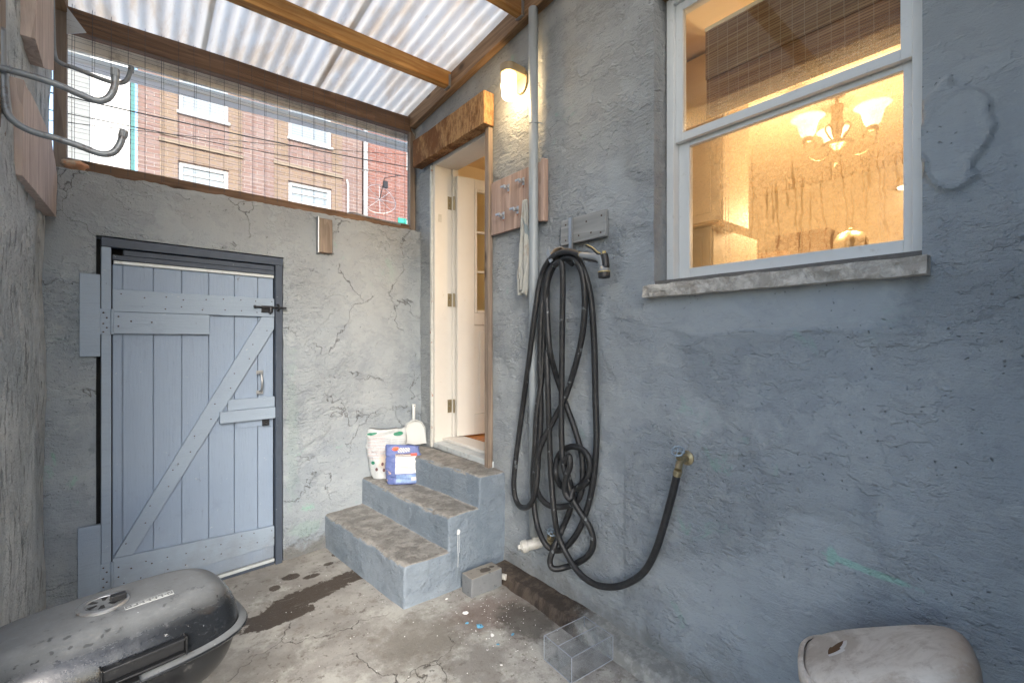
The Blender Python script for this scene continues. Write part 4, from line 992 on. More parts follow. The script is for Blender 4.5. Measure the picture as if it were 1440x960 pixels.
bm = NB(); tube(bm, catmull([N_(670, 360), N_(685, 450), N_(690, 540)], 5), .016, 16); obj("body", bm, M_NZB, nz, smooth=True)
p = N_(665, 560); ax = (N_(668, 660)-p).normalized()
bm = NB(); lathe(bm, [(.018, -.012), (.026, .008), (.0265, .010)], p, ax, 24); obj("bell", bm, M_NZG, nz, smooth=True)
bm = NB(); lathe(bm, [(.0272, .0105), (.0272, .0145)], p, ax, 24); obj("trim_ring", bm, M_NZY, nz)
bm = NB(); lathe(bm, [(.027, .015), (.027, .034), (.025, .040), (.012, .041), (.011, .036)], p, ax, 24); obj("spray_head", bm, M_NZB, nz, smooth=False)
bm = NB(); tube(bm, catmull([N_(425, 240, .135), N_(500, 275, .135), N_(560, 330, .135), N_(600, 370, .135)], 6), .006, 10); lv = obj("trigger", bm, M_NZB, nz, smooth=True)
bm = NB(); tube(bm, catmull([N_(420, 232, .137), N_(500, 264, .137), N_(565, 318, .137), N_(620, 352, .137)], 6), .003, 8); obj("trigger_edge", bm, M_NZY, lv, smooth=True)
bm = NB(); lathe(bm, [(.009, 0), (.009, .012)], N_(665, 355), (0, 0, 1), 12); obj("flow_knob", bm, M_NZY, nz)

# taps
def tap(name, label, P0, end, wheel, mat=M_BRASS):
    s = thing(name, label, "tap", (1.74, P0.y, P0.z))
    bm = NB(); lathe(bm, [(.030, 0), (.030, .006), (.015, .012)], (1.738, P0.y, P0.z), (-1, 0, 0), 20); lathe(bm, [(.015, 0), (.015, .045)], (1.73, P0.y, P0.z), (-1, 0, 0), 16)
    tube(bm, [Vector((1.695, P0.y, P0.z)), Vector((1.68, P0.y, P0.z-.01)), end], .014, 14); obj("body", bm, mat, s, bevel=.001)
    bm = NB(); a = Vector((1.685, P0.y, P0.z)); dd = (wheel-a).normalized(); tube(bm, [a, wheel], .009, 10); lathe(bm, [(.017, 0), (.017, .012), (.012, .014)], a+dd*.018, dd, 6); obj("stem", bm, mat, s)
    bm = NB(); qq = dd.to_track_quat('Z', 'Y'); R0 = .024
    ring = [wheel+qq @ Vector((R0*(1+.06*math.cos(k*8*2*math.pi/40))*math.cos(2*math.pi*k/40), R0*(1+.06*math.cos(k*8*2*math.pi/40))*math.sin(2*math.pi*k/40), 0)) for k in range(41)]
    tube(bm, ring, .004, 8, cap=False)
    for k in range(4): tube(bm, [wheel, wheel+qq @ Vector((R0*math.cos(k*math.pi/2), R0*math.sin(k*math.pi/2), 0))], .003, 6)
    lathe(bm, [(.007, -.004), (.007, .005)], wheel, dd, 10)
    obj("wheel_handle", bm, M_TAPBLUE, s, smooth=True); return s
M_TAPBLUE = simple("painted_tap_metal", (.26, .33, .40), .45, .4, var=.3, vs=60)
S0 = PX(968, 646, 1.74)
tap("garden_tap", "brass wall tap with a round wheel, feeding the hose", Vector((1.74, .985, .925)), e1+d*.026, PX(953, 634, 1.655))
tap("garden_tap", "corroded brass tap behind the hose loops above the white fitting", PX(782, 756, 1.74)+Vector((0, .0, .0)), PX(776, 764, 1.69), PX(776, 748, 1.68), M_BRASS)

# ------------------------------------------------------------------ brackets on the left wall
M_HOOKM = simple("grey_painted_tube", (.23, .255, .28), .45, .35, dirt=(.10, .07, .06), ds=22, dth=(.52, .66), da=.7)
def hookbar(pts, r=.0105, seg=12): bm = NB(); tube(bm, catmull(pts, 8), r, seg); return bm
hb = thing("bike_hook", "grey steel double prong storage hook in front of the mesh, at the left edge", "hook", (-.34, 2.08, 2.2))
YH = 2.06
up = [(-6, 94), (40, 106), (80, 119), (115, 134), (138, 142), (153, 137), (161, 122), (162, 103)]
lo_ = [(2, 40), (3, 90), (6, 140), (14, 165), (40, 183), (80, 195), (110, 205), (140, 216), (158, 215), (168, 204), (173, 190)]
obj("upper_prong", hookbar([PY(u, v, YH) for u, v in up]), M_HOOKM, hb, smooth=True)
obj("lower_prong", hookbar([PY(u, v, YH+.02) for u, v in lo_]), M_HOOKM, hb, smooth=True)
bm = NB(); e = PY(162, 103, YH); tube(bm, [e-Vector((0, 0, .012)), e+Vector((0, 0, .014))], .0125, 12); obj("end_cap", bm, M_HOOKM, hb); bm = NB(); e = PY(173, 190, YH+.02); tube(bm, [e-Vector((.002, 0, .008)), e+Vector((.003, 0, .016))], .0125, 12); obj("end_cap", bm, M_HOOKM, hb, smooth=False)
bm = NB(); box(bm, -.345, -.325, 2.00, 2.14, 2.05, 2.52); obj("mounting_board", bm, M_WOOD_ZD, hb, bevel=.003)
hb2 = thing("storage_hook", "smaller grey steel hook behind the big one, near the mesh corner", "hook", (-.33, 2.85, 2.7))
obj("prong", hookbar([PY(u, v, 2.86) for u, v in [(73, -10), (74, 40), (76, 75), (84, 88), (110, 98), (145, 112), (165, 117), (178, 113), (184, 98)]], .0095), M_HOOKM, hb2, smooth=True)
e = PY(184, 98, 2.86); bm = NB(); tube(bm, [e-Vector((0, 0, .012)), e+Vector((.002, 0, .016))], .0115, 12); obj("end_cap", bm, M_HOOKM, hb2)
# wooden boards on left wall
def LX(u, v, X=-.30):
    a, b, c = ray(u, v); s = X/a; return Vector((X, b*s, 1.4+c*s))
bm = NB(); P = [LX(u, v) for u, v in ((33, 112), (52, 150), (73, 196), (81, 250), (79, 305), (33, 248))]
prism(bm, P, (-.045, 0, 0)); bmesh.ops.subdivide_edges(bm, edges=bm.edges, cuts=3); roughen(bm, .004, 18)
tag(obj("rough_board", bm, M_PLYW, bevel=.002), "pinkish brown pointed rough board on the left wall below the hooks", "board")
bm = NB(); P = [LX(u, v, -.285) for u, v in ((52, -30), (75, -60), (76, 100), (62, 96), (50, 55))]
prism(bm, P, (-.050, 0, 0))
tag(obj("bracket_board", bm, M_PLYW, bevel=.002), "upright wooden bracket board at the top of the left wall", "board")

# ------------------------------------------------------------------ bags on the steps
def bag(name, label, base_, w_, d_, h_, rz_, mat, lean=0, seed=0, flat=.25, flare=0):
    b = NB(); NS, NH = 56, 40; rings = []
    for j in range(NH+1):
        f = j/NH; th_ = d_*(1-f**2.2*(1-flat)) ; ww = w_*(1+.04*math.sin(f*3)); ww *= (.93+.07*min(1, f*8)); ww *= 1-flare+flare*1.5*f
        ring = []
        for i in range(NS):
            a = 2*math.pi*i/NS; ca, sa = math.cos(a), math.sin(a)
            x_ = math.copysign(abs(ca)**.55, ca)*ww/2; y_ = math.copysign(abs(sa)**.75, sa)*th_/2
            p = Vector((x_, y_, h_*f)); n_ = noise.noise_vector(Vector((x_*14+seed, y_*10, f*5+seed)))*.024+noise.noise_vector(Vector((x_*40+seed, y_*30, f*14)))*.009
            p += n_*(.35+.65*f); p.y += lean*f*h_
            if f > .9: p.z += .010*noise.noise(Vector((x_*14, seed, 1)))
            if j == 0: p.z = 0.0
            ring.append(b.verts.new(p))
        rings.append(ring)
    for r0, r1 in zip(rings, rings[1:]):
        for i in range(NS): b.faces.new((r0[i], r0[(i+1) % NS], r1[(i+1) % NS], r1[i]))
    b.faces.new(rings[0][::-1]); b.faces.new(rings[-1])
    o = tag(obj(name, b, mat, smooth=True), label, 'bag'); o.location = base_; o.rotation_euler = (0, 0, rz_)
    return o
def textlines(t, a, b, freq, dens=.5, seed=0):
    ln = t.step(t.m_('ABSOLUTE', t.sub(t.m_('FRACT', t.mul(b, freq)), .5)), .22, .30)
    v = t.n("CombineXYZ", X=t.mul(a, 330), Y=t.m_('FLOOR', t.mul(b, freq)), Z=float(seed)).outputs[0]
    wd = t.step(t.n("TexNoise", Vector=v, Scale=1.0, Detail=2).outputs[0], 1-dens-.05, 1-dens+.05)
    return t.mul(t.sub(1.0, ln), wd)
# white bag
t = NT("white_bag_plastic"); X, Y, Z = t.xyz(); crk = t.noise(16, 6, .7)
col = t.mix(crk, (.36, .40, .43), (.52, .55, .57))
tx = t.mul(textlines(t, X, Z, 90, .55), t.mul(box_mask(t, X, -.13, .03), box_mask(t, Z, .14, .29))); col = t.mix(t.mul(tx, .55), col, (.25, .28, .34))
tx = t.mul(textlines(t, X, Z, 70, .55, 3), t.mul(box_mask(t, X, .04, .13), box_mask(t, Z, .16, .27))); col = t.mix(t.mul(tx, .55), col, (.25, .30, .33))
rd = t.mul(textlines(t, X, Z, 45, .5, 5), t.mul(box_mask(t, X, -.13, -.01), box_mask(t, Z, .13, .30))); col = t.mix(t.mul(rd, .30), col, (.6, .16, .12))
for (cx_, cz_, rx_, rz__) in ((-.10, .315, .035, .009), (.085, .305, .035, .014), (-.095, .115, .012, .012)):
    g_ = ell_mask(t, X, Z, cx_, cz_, rx_, rz__, R(6), crk, .3, .06); col = t.mix(g_, col, (.02, .20, .12))
br = ell_mask(t, X, Z, -.01, .12, .05, .045, R(20), crk, .8, .3); col = t.mix(t.mul(br, .55), col, (.45, .34, .24))
for (cx_, cz_) in ((-.07, .07), (-.02, .06), (-.03, .105)):
    g_ = ell_mask(t, X, Z, cx_, cz_, .009, .012, 0, crk, .6, .1); col = t.mix(g_, col, (.10, .04, .05))
M_BAGW = t.fin(col, .35, h=t.mul(t.noise(22, 5, .7, dist=.8), .010))
VA = math.atan2(.6347, .7728)
bag("paper_sack", "crumpled white printed sack standing behind the small blue bag", (1.395, 3.135, .418), .27, .10, .345, -VA*.55, M_BAGW, lean=.10, seed=3, flare=.22)
# blue bag
t = NT("blue_bag_plastic"); X, Y, Z = t.xyz(); crk = t.noise(18, 6, .7)
col = t.mix(crk, (.075, .11, .30), (.15, .20, .44))
tanl = t.mul(t.step(t.noise(60, 2, .5), .56, .6), box_mask(t, X, -.13, -.075)); col = t.mix(t.mul(t.mul(tanl, box_mask(t, Z, .02, .10)), .8), col, (.6, .42, .25))
inpan = t.mul(box_mask(t, X, -.050, .092), box_mask(t, Z, .072, .185)); pc = t.mix(t.mul(textlines(t, X, Z, 150, .5, 2), .5), (.66, .67, .68), (.25, .27, .33)); col = t.mix(inpan, col, pc)
hb_ = t.mul(box_mask(t, X, -.052, .095), box_mask(t, Z, .186, .205)); hc = t.mix(textlines(t, X, Z, 52, .6, 7), (.6, .56, .52), (.10, .06, .08)); col = t.mix(hb_, col, t.mix(t.step(X, .05, .055), hc, (.55, .10, .08)))
lb = t.mul(box_mask(t, X, -.045, .092), box_mask(t, Z, .010, .066)); col = t.mix(lb, col, t.mix(t.mul(textlines(t, X, Z, 40, .45, 9), .8), (.22, .34, .60), (.05, .07, .2)))
bcd = t.mul(box_mask(t, X, .058, .092), box_mask(t, Z, .022, .046)); col = t.mix(bcd, col, t.mix(t.step(t.m_('FRACT', t.mul(X, 330)), .5, .6), (.75, .76, .77), (.2, .2, .22)))
ll = t.mul(box_mask(t, X, -.035, .045), box_mask(t, Z, .214, .240)); col = t.mix(ll, col, t.mix(t.step(t.m_('FRACT', t.mul(t.add(X, Z), 60)), .55, .65), (.68, .69, .7), (.12, .14, .25)))
og = ell_mask(t, X, Z, -.055, .235, .024, .012, R(8), crk, .5, .08); col = t.mix(og, col, (.85, .13, .06))
M_BAGB = t.fin(col, .32, h=t.mul(t.noise(26, 5, .7, dist=.8), .008))
bag("snack_bag", "small blue plastic bag with white label panel and orange sticker", (1.435, 2.945, .418), .235, .105, .252, -VA*.80, M_BAGB, lean=.03, seed=8, flat=.30)
# dustpan
dp = thing("dustpan", "white plastic dustpan standing upside down behind the bags", "dustpan", (1.63, 3.17, .606), ANG-.15)
M_DP = simple("dustpan_white", (.62, .65, .66), .4, var=.05)
bm = NB(); prism(bm, [(-.105, 0, .002), (.105, 0, .002), (.085, 0, .13), (.055, 0, .178), (.02, 0, .195), (-.02, 0, .195), (-.055, 0, .178), (-.085, 0, .13)], (0, .004, 0)); pan_ = obj("pan", bm, M_DP, dp, bevel=.0015, local=True)
bm = NB(); rim = [(-.105, -.004, .002), (-.085, -.022, .13), (-.055, -.026, .178), (-.02, -.026, .195), (.02, -.026, .195), (.055, -.026, .178), (.085, -.022, .13), (.105, -.004, .002)]
inner_ = [(x_, 0, z_) for x_, y_, z_ in rim]
a = [bm.verts.new(p) for p in rim]; b = [bm.verts.new(p) for p in inner_]
for i in range(len(a)-1): bm.faces.new((a[i], a[i+1], b[i+1], b[i]))
r_ = obj("rim", bm, M_DP, dp, local=True); so = r_.modifiers.new("s", 'SOLIDIFY'); so.thickness = .003
bm = NB(); tube(bm, [(0, .004, .185), (0, .0, .22), (0, 0, .28), (0, 0, .315)], .012, 14, rf=lambda f: .015-.004*math.sin(f*3.1)); hn = obj("handle", bm, M_DP, dp, smooth=True, local=True)
bm = NB(); lathe(bm, [(.004, 0), (.004, .002)], (0, -.0115, .303), (0, -1, 0), 10); obj("hanging_hole", bm, M_BLACK, hn, local=True)

# ------------------------------------------------------------------ block, organiser, scraps
bm = bx(1.402, 1.612, 2.052, 2.148, .0, .105); bmesh.ops.subdivide_edges(bm, edges=bm.edges, cuts=9, use_grid_fill=True)
for v in bm.verts: v.co += noise.noise_vector(v.co*9)*.005+noise.noise_vector(v.co*35)*.0022
t = NT("block_concrete"); g = t.n("NewGeometry"); nz_ = t.n("SeparateXYZ", Vector=g.outputs["Normal"]).outputs[2]; X, Y, Z = t.xyz()
c1 = t.mix(t.noise(20, 6, .7), (.13, .15, .165), (.22, .23, .245)); c2 = t.mix(t.noise(18, 6, .7), (.22, .205, .18), (.33, .31, .28)); col = t.mix(t.step(nz_, .3, .8), c1, c2)
sp = t.m_('MAXIMUM', ell_mask(t, X, Y, 1.52, 2.09, .035, .022, 0, t.noise(40), .8, .1), ell_mask(t, X, Y, 1.575, 2.10, .018, .012, 0, t.noise(40), .8, .1)); col = t.mix(t.mul(sp, .85), col, (.055, .045, .035))
ch_ = t.step(t.noise(30, 5, .7, off=(3, 3, 3)), .60, .64); col = t.mix(t.mul(ch_, .7), col, (.06, .065, .07))
M_BLOCK = t.fin(col, .85, h=t.mul(t.noise(60, 5, .7), .004))
tag(obj("concrete_block", bm, M_BLOCK, bevel=.004, smooth=True), "grey concrete block with damp spots lying at the foot of the steps", "block")
bm = NB(); lathe(bm, [(.014, 0), (.016, .004), (.016, .028), (.012, .030)], (1.625, 2.07, .045), (.2, -.9, .1), 16)
tag(obj("pipe_cap", bm, M_PVC), "small white plastic pipe cap beside the concrete block", "pipe cap")
# clear organiser
M_ACR = (lambda: None)
def acrylic():
    t = NT("clear_acrylic"); t.t.nodes.remove(t.b)
    tr = t.n("BsdfTransparent", Color=(.955, .965, .975)); gl = t.n("BsdfGlossy", Color=(1, 1, 1), Roughness=.08); df = t.n("BsdfDiffuse", Color=(.55, .58, .62))
    lwt = t.mul(t.n("Fresnel", IOR=1.45).outputs[0], t.sub(1.0, t.n("NewGeometry").outputs["Backfacing"])); mx = t.n("MixShader", _0=t.m_('MULTIPLY', lwt, .7, clamp=True)); m0 = t.n("MixShader", _0=t.add(.0, t.mul(t.step(t.noise(14, 6, .7), .35, .75), .10)))
    t.t.links.new(tr.outputs[0], m0.inputs[1]); t.t.links.new(df.outputs[0], m0.inputs[2]); t.t.links.new(m0.outputs[0], mx.inputs[1]); t.t.links.new(gl.outputs[0], mx.inputs[2]); t.t.links.new(mx.outputs[0], t.out.inputs[0]); return t.m
M_ACR = acrylic(); M_ACRE = simple("acrylic_edge", (.30, .33, .38), .2)
og_ = thing("clear_organizer", "clear plastic organizer box with a divider on the floor", "plastic box", (1.495, 1.36, .004), R(-4))
W2, D2, HB, tk = .122, .088, .105, .003
def rim_box(x0, x1, y0, y1, z0, z1): return x0, x1, y0, y1, z0, z1
walls = [(-W2, -W2+tk, -D2, D2), (W2-tk, W2, -D2, D2), (-W2+tk, W2-tk, -D2, -D2+tk), (-W2+tk, W2-tk, D2-tk, D2), (-W2+tk, W2-tk, -.0015, .0015)]
bm = NB(); box(bm, -W2, W2, -D2, D2, 0, .003)
for q_ in walls: box(bm, *q_, .0035, HB)
obj("box", bm, M_ACR, og_, local=True)
bm = NB()
for q_ in walls: box(bm, q_[0], q_[1], q_[2], q_[3], HB+.0002, HB+.0016)
for sx in (-1, 1):
    for sy in (-1, 1): tube(bm, [(sx*(W2+.0004), sy*(D2+.0004), .002), (sx*(W2+.0004), sy*(D2+.0004), HB)], .0015, 6)
obj("rim", bm, M_ACRE, og_, local=True)
bm = NB(); tube(bm, [(W2, -D2, .002), (W2, D2, .002)], .0018, 6); tube(bm, [(-W2, -D2, .002), (W2, -D2, .002)], .0018, 6); tube(bm, [(-W2, -D2, .002), (-W2, D2, .002)], .0018, 6); obj("base_edge", bm, M_ACRE, og_, local=True)
# scraps
SC = [((655, 862), .014, 0, "white paper scrap on the floor in front of the concrete block"), ((675, 880), .016, 1, "largest bright blue plastic scrap on the floor"), ((657, 876), .007, 1, "tiny dark blue crumb left of the largest blue scrap"), ((692, 893), .011, 0, "pale scrap on the floor between the blue scraps"), ((721, 892), .008, 1, "round blue crumb nearest the clear plastic box"), ((456, 763), .018, 0, "crumpled white scrap by the wall left of the lowest step"), ((700, 906), .006, 1, "small pale blue speck right of the largest blue scrap"), ((628, 842), .007, 0, "small white chip below the corner of the lowest step"), ((705, 935), .005, 0, "small white chip near the front of the floor")]
for (u, v), r_, c_, lab in SC:
    p = PZ(u, v, .004); bm = NB(); bmesh.ops.create_icosphere(bm, subdivisions=2, radius=1)
    for q_ in bm.verts: q_.co = Vector((q_.co.x*r_*1.2, q_.co.y*r_*.7, max(-.002, q_.co.z*r_*.35)))+noise.noise_vector(q_.co*2+p*30)*r_*.5
    o = obj("paper_scrap", bm, M_PAPERB if c_ else M_PAPER, smooth=False); o.location = (p.x, p.y, .006); o.rotation_euler = (0, 0, random.random()*6); tag(o, lab, "scrap", "scraps of paper and plastic on the floor")
rs = random.Random(11); 
bm = NB()
for k in range(260):
    if k < 140: x_ = rs.gauss(1.40, .14); y_ = rs.gauss(1.85, .17)
    else: x_ = rs.uniform(.4, 1.6); y_ = rs.uniform(1.1, 3.0)
    if x_ > 1.6 or (x_ > 1.02 and y_ > 2.15): continue
    r_ = rs.uniform(.0012, .0032); m_ = Matrix.Translation((x_, y_, .003)) @ Matrix.Rotation(rs.random()*6, 4, 'Z') @ Matrix.Diagonal((r_, r_*.8, r_*.5, 1))
    bmesh.ops.create_icosphere(bm, subdivisions=1, radius=1, matrix=m_)
tag(obj("grit", bm, M_PAPER), "pale grit and plaster crumbs scattered over the floor", "grit", kind="stuff")

# ------------------------------------------------------------------ grill
GA = R(9.5)
gr = thing("charcoal_grill", "dusty black lidded charcoal grill at the bottom left", "grill", (-.055, 1.511, 0), GA)
def superring(bm, a, b, z, e=3.2, n=96):
    out = []
    for k in range(n):
        t_ = 2*math.pi*k/n; c, s = math.cos(t_), math.sin(t_)
        out.append(bm.verts.new((math.copysign(abs(c)**(2/e), c)*a, math.copysign(abs(s)**(2/e), s)*b, z)))
    return out
def shell(bm, prof, e=3.2, cap0=False, cap1=True, n=96):
    rings = [superring(bm, a, b, z, e, n) for a, b, z in prof]
    for r0, r1 in zip(rings, rings[1:]):
        for k in range(n): bm.faces.new((r0[k], r0[(k+1) % n], r1[(k+1) % n], r1[k]))
    if cap0: bm.faces.new(rings[0][::-1])
    if cap1: bm.faces.new(rings[-1])
t = NT("dusty_black_enamel"); X, Y, Z = t.xyz(); g = t.n("NewGeometry"); nz_ = t.n("SeparateXYZ", Vector=g.outputs["Normal"]).outputs[2]
n1 = t.noise(9, 7, .7); n2 = t.noise(65, 6, .78); sp_ = t.step(t.noise(38, 4, .6, off=(4, 4, 4)), .63, .68)
dust = t.m_('MULTIPLY', t.step(t.add(nz_, t.mul(t.sub(n1, .5), .40)), .48, 1.08), t.add(.45, t.mul(n2, .55)), clamp=True)
dust = t.add(dust, t.mul(t.step(t.noise(22, 6, .75, off=(2, 2, 8)), .50, .70), .12)); dust = t.m_('MULTIPLY', dust, t.sub(1.0, t.mul(sp_, .6)), clamp=True)
wd_ = t.mul(ell_mask(t, X, Y, -.06, -.10, .075, .055, 0, n2, 1.0, .3), t.sub(1.0, t.step(t.voro(46, vec=t.warp(.03, 50)).outputs[0], .24, .34)))
dust = t.mul(dust, t.sub(1.0, t.mul(wd_, .6))); scr = t.step(t.noise(30, 6, .8, map=(1, 3, 3), off=(1, 1, 1)), .58, .63); dust = t.add(dust, t.mul(scr, .16))
col = t.mix(t.mul(dust, .85), (.012, .014, .017), (.235, .255, .27))
wht = t.step(t.noise(48, 4, .7, off=(9, 4, 1)), .68, .72); col = t.mix(t.mul(wht, .5), col, (.6, .62, .62))
M_GRILL = t.fin(col, t.add(.16, t.mul(dust, .75)), h=t.mul(n2, .0006), spec=.6)
M_GRB = simple("grill_black_metal", (.015, .016, .018), .35, .2, dirt=(.2, .2, .19), ds=30, dth=(.55, .75), da=.5)
ZF, HL, GAx, GBy, RL = .632, .116, .268, .168, .094
bm = NB(); prof = [(GAx+.002, GBy+.002, ZF-.004)]
for k in range(0, 17):
    a = math.pi/2*k/16; ins = RL*(1-math.cos(a)); prof.append((GAx-ins, GBy-ins, ZF+HL*math.sin(a)**.92))
prof += [(.10, .035, ZF+HL+.003), (.02, .008, ZF+HL+.004)]
shell(bm, prof, 3.4); lid = obj("lid", bm, M_GRILL, gr, smooth=True, local=True)
bm = NB(); shell(bm, [(GAx+.001, GBy+.001, ZF-.012), (GAx+.018, GBy+.018, ZF-.010), (GAx+.022, GBy+.022, ZF-.004), (GAx+.018, GBy+.018, ZF+.001), (GAx+.002, GBy+.002, ZF+.004)], 3.4, cap1=False); obj("flange", bm, M_GRILL, gr, smooth=True, local=True)
bm = NB(); prof = []
for k in range(0, 15):
    a = math.pi/2*k/14; ins = .11*(1-math.cos(a)); prof.append((GAx-.006-ins, GBy-.006-ins, ZF-.012-.14*math.sin(a)))
shell(bm, prof, 3.4); obj("bowl", bm, M_GRB, gr, smooth=True, local=True)
zt = ZF+HL
bm = NB(); lathe(bm, [(.050, -.004), (.050, .0035), (.046, .0065), (.036, .0065), (.034, .004)], (-.012, .0, zt+.002), seg=40); vent = obj("vent_ring", bm, M_GALV, lid, smooth=False, local=True)
bm = NB(); lathe(bm, [(.0335, .002), (.0335, .0052)], (-.012, 0, zt+.002), seg=32); obj("vent_plate", bm, M_GRILL, vent, local=True)
bm = NB()
for k in range(6):
    a = 2*math.pi*k/6+.3; c = Vector((-.012, 0, zt+.0074)); d1 = Vector((math.cos(a-.22), math.sin(a-.22), 0)); d2 = Vector((math.cos(a+.22), math.sin(a+.22), 0))
    prism(bm, [c+d1*.013, c+d1*.031, c+d2*.031, c+d2*.013], (0, 0, .0006))
obj("vent_slots", bm, M_BLACK, vent, local=True)
bm = NB(); box(bm, .000, .030, -.022, -.004, zt+.010, zt+.024); box(bm, .008, .02, -.016, -.008, zt+.006, zt+.010); obj("vent_tab", bm, M_GRB, vent, bevel=.002, local=True)
# emblem plate with worn lettering strokes
M_LET = simple("worn_white_letter", (.36, .38, .385), .7, var=.2, vs=90)
bm = NB(); y0, y1 = -.066, -.046; x0, x1 = .020, .118; zz = zt+.0015
def strip(xa, xb, ya, yb): box(bm, xa, xb, ya, yb, zz-.006, zz+.0006)
strip(x0, x1, y0, y0+.0014); strip(x0, x1, y1-.0014, y1); strip(x0, x0+.0014, y0, y1); strip(x1-.0014, x1, y0, y1)
rs = random.Random(5)
for k in range(6):
    xa = x0+.014+k*.0125; ya = y0+.005; yb = y1-.005
    strip(xa, xa+.0026, ya, yb); 
    for yy in rs.sample([ya, (ya+yb)/2-.001, yb-.0022], 2): strip(xa+.0026, xa+.0085, yy, yy+.0022)
    if rs.random() < .5: strip(xa+.0065, xa+.009, ya, yb)
strip(x0+.005, x0+.010, (y0+y1)/2-.001, (y0+y1)/2+.001); strip(x1-.010, x1-.005, (y0+y1)/2-.001, (y0+y1)/2+.001)
obj("emblem", bm, M_LET, lid, local=True)
# front handle
bm = NB(); yh = -GBy-.012; box(bm, -.035, .115, yh-.006, yh+.012, ZF+.048, ZF+.054); box(bm, -.035, .115, yh-.006, yh+.014, ZF+.014, ZF+.020); box(bm, -.035, .115, yh+.006, yh+.012, ZF+.020, ZF+.048); box(bm, -.039, -.035, yh-.006, yh+.02, ZF+.012, ZF+.056); box(bm, .115, .119, yh-.006, yh+.02, ZF+.012, ZF+.056)
obj("handle", bm, M_GRB, lid, bevel=.002, local=True)
bm = NB(); yf = -GBy-.024; box(bm, -.012, .022, yf-.006, yf+.002, ZF-.040, ZF+.008); box(bm, -.016, .026, yf-.009, yf+.016, ZF+.006, ZF+.011); tube(bm, [(-.004, yf-.010, ZF-.02), (.014, yf-.010, ZF-.02)], .004, 8); obj("latch", bm, M_GRB, gr, bevel=.0015, local=True)
bm = NB(); yb_ = -GBy-.02; box(bm, .01, .13, yb_-.012, yb_+.03, ZF-.095, ZF-.088); box(bm, .01, .13, yb_-.012, yb_-.006, ZF-.088, ZF-.078); bp_ = obj("ash_shelf", bm, M_GRB, gr, bevel=.002, local=True)
for sx in (-1, 1):
    for sy in (-1, 1):
        bm = NB(); tube(bm, [(sx*.15, sy*.07, ZF-.12), (sx*.155, sy*.075, .3), (sx*.16, sy*.08, .003)], .009, 10); obj("leg", bm, M_GRB, gr, smooth=True, local=True)

# ------------------------------------------------------------------ bin
bn = thing("trash_can", "beige domed plastic bin with dust at the bottom right corner", "bin", (1.455, .300, 0), R(-74)); bn.scale = (.93, .93, .955)
t = NT("dusty_beige_plastic"); n1 = t.noise(5, 7, .72, dist=.8); n2 = t.noise(26, 6, .72)
X, Y, Z = t.xyz()
col = t.mix(t.step(n1, .42, .58), (.43, .375, .32), (.60, .55, .49)); col = t.mix(t.mul(t.step(n2, .52, .66), .5), col, (.33, .27, .22))
eg = t.mul(t.step(t.add(X, t.mul(t.sub(n1, .5), .3)), .10, .20), .7); col = t.mix(eg, col, (.27, .19, .13))
M_BIN = t.fin(col, .55, h=t.mul(n2, .0008))
ZR = .555
bm = NB(); shell(bm, [(.145, .125, .0), (.150, .130, .01), (.172, .152, ZR-.03), (.175, .155, ZR-.006)], 2.8, cap0=True, cap1=True); obj("body", bm, M_BIN, bn, smooth=False, local=True)
bm = NB(); prof = [(.178, .158, ZR-.03), (.188, .168, ZR-.026), (.190, .170, ZR+.008), (.186, .166, ZR+.014), (.176, .156, ZR+.015)]; shell(bm, prof, 2.8, cap1=False)
obj("rim", bm, M_BIN, bn, smooth=True, local=True)
bm = NB(); prof = [(.177, .157, ZR+.004)]
for k in range(1, 18):
    a = math.pi/2*k/18; prof.append((.175-.062*(1-math.cos(a)), .155-.070*(1-math.cos(a)), ZR+.006+.098*math.sin(a)**.75))
prof += [(.075, .05, ZR+.109), (.03, .02, ZR+.112)]; shell(bm, prof, 3.2)
for v in bm.verts:
    if v.co.z > ZR+.02: v.co.z += (.48*v.co.x+.008)*(v.co.z-ZR)/.10; v.co.x += .020*(v.co.z-ZR)/.10
from mathutils.bvhtree import BVHTree
bvh = BVHTree.FromBMesh(bm)
ld_ = obj("lid", bm, M_BIN, bn, smooth=True, local=True)
def onlid(x_, y_, up=.0006):
    hit = bvh.ray_cast(Vector((x_, y_, 2)), Vector((0, 0, -1)))[0]
    return (hit if hit is not None else Vector((x_, y_, ZR)))+Vector((0, 0, up))
def leaf_patch(cx_, cy_, L_, W_, ang_, up):
    bm = NB(); rows = []
    for k in range(31):
        f = k/30*2-1; wd = W_*(1-f*f)*(.8+.4*(f < 0)); row = []
        for q in (-1, -.5, 0, .5, 1):
            lx, ly = f*L_, q*wd; row.append(bm.verts.new(onlid(cx_+lx*math.cos(ang_)-ly*math.sin(ang_), cy_+lx*math.sin(ang_)+ly*math.cos(ang_), up)))
        rows.append(row)
    for a_, b_ in zip(rows, rows[1:]):
        for q in range(4): bm.faces.new((a_[q], a_[q+1], b_[q+1], b_[q]))
    return bm
obj("slot", leaf_patch(-.098, .005, .036, .012, R(60), .0016), simple("slot_brown", (.10, .05, .02), .8), ld_, local=True, smooth=True)
obj("slot_rim", leaf_patch(-.093, .001, .042, .018, R(60), .0008), simple("slot_pale_edge", (.62, .60, .57), .5), ld_, local=True, smooth=True)

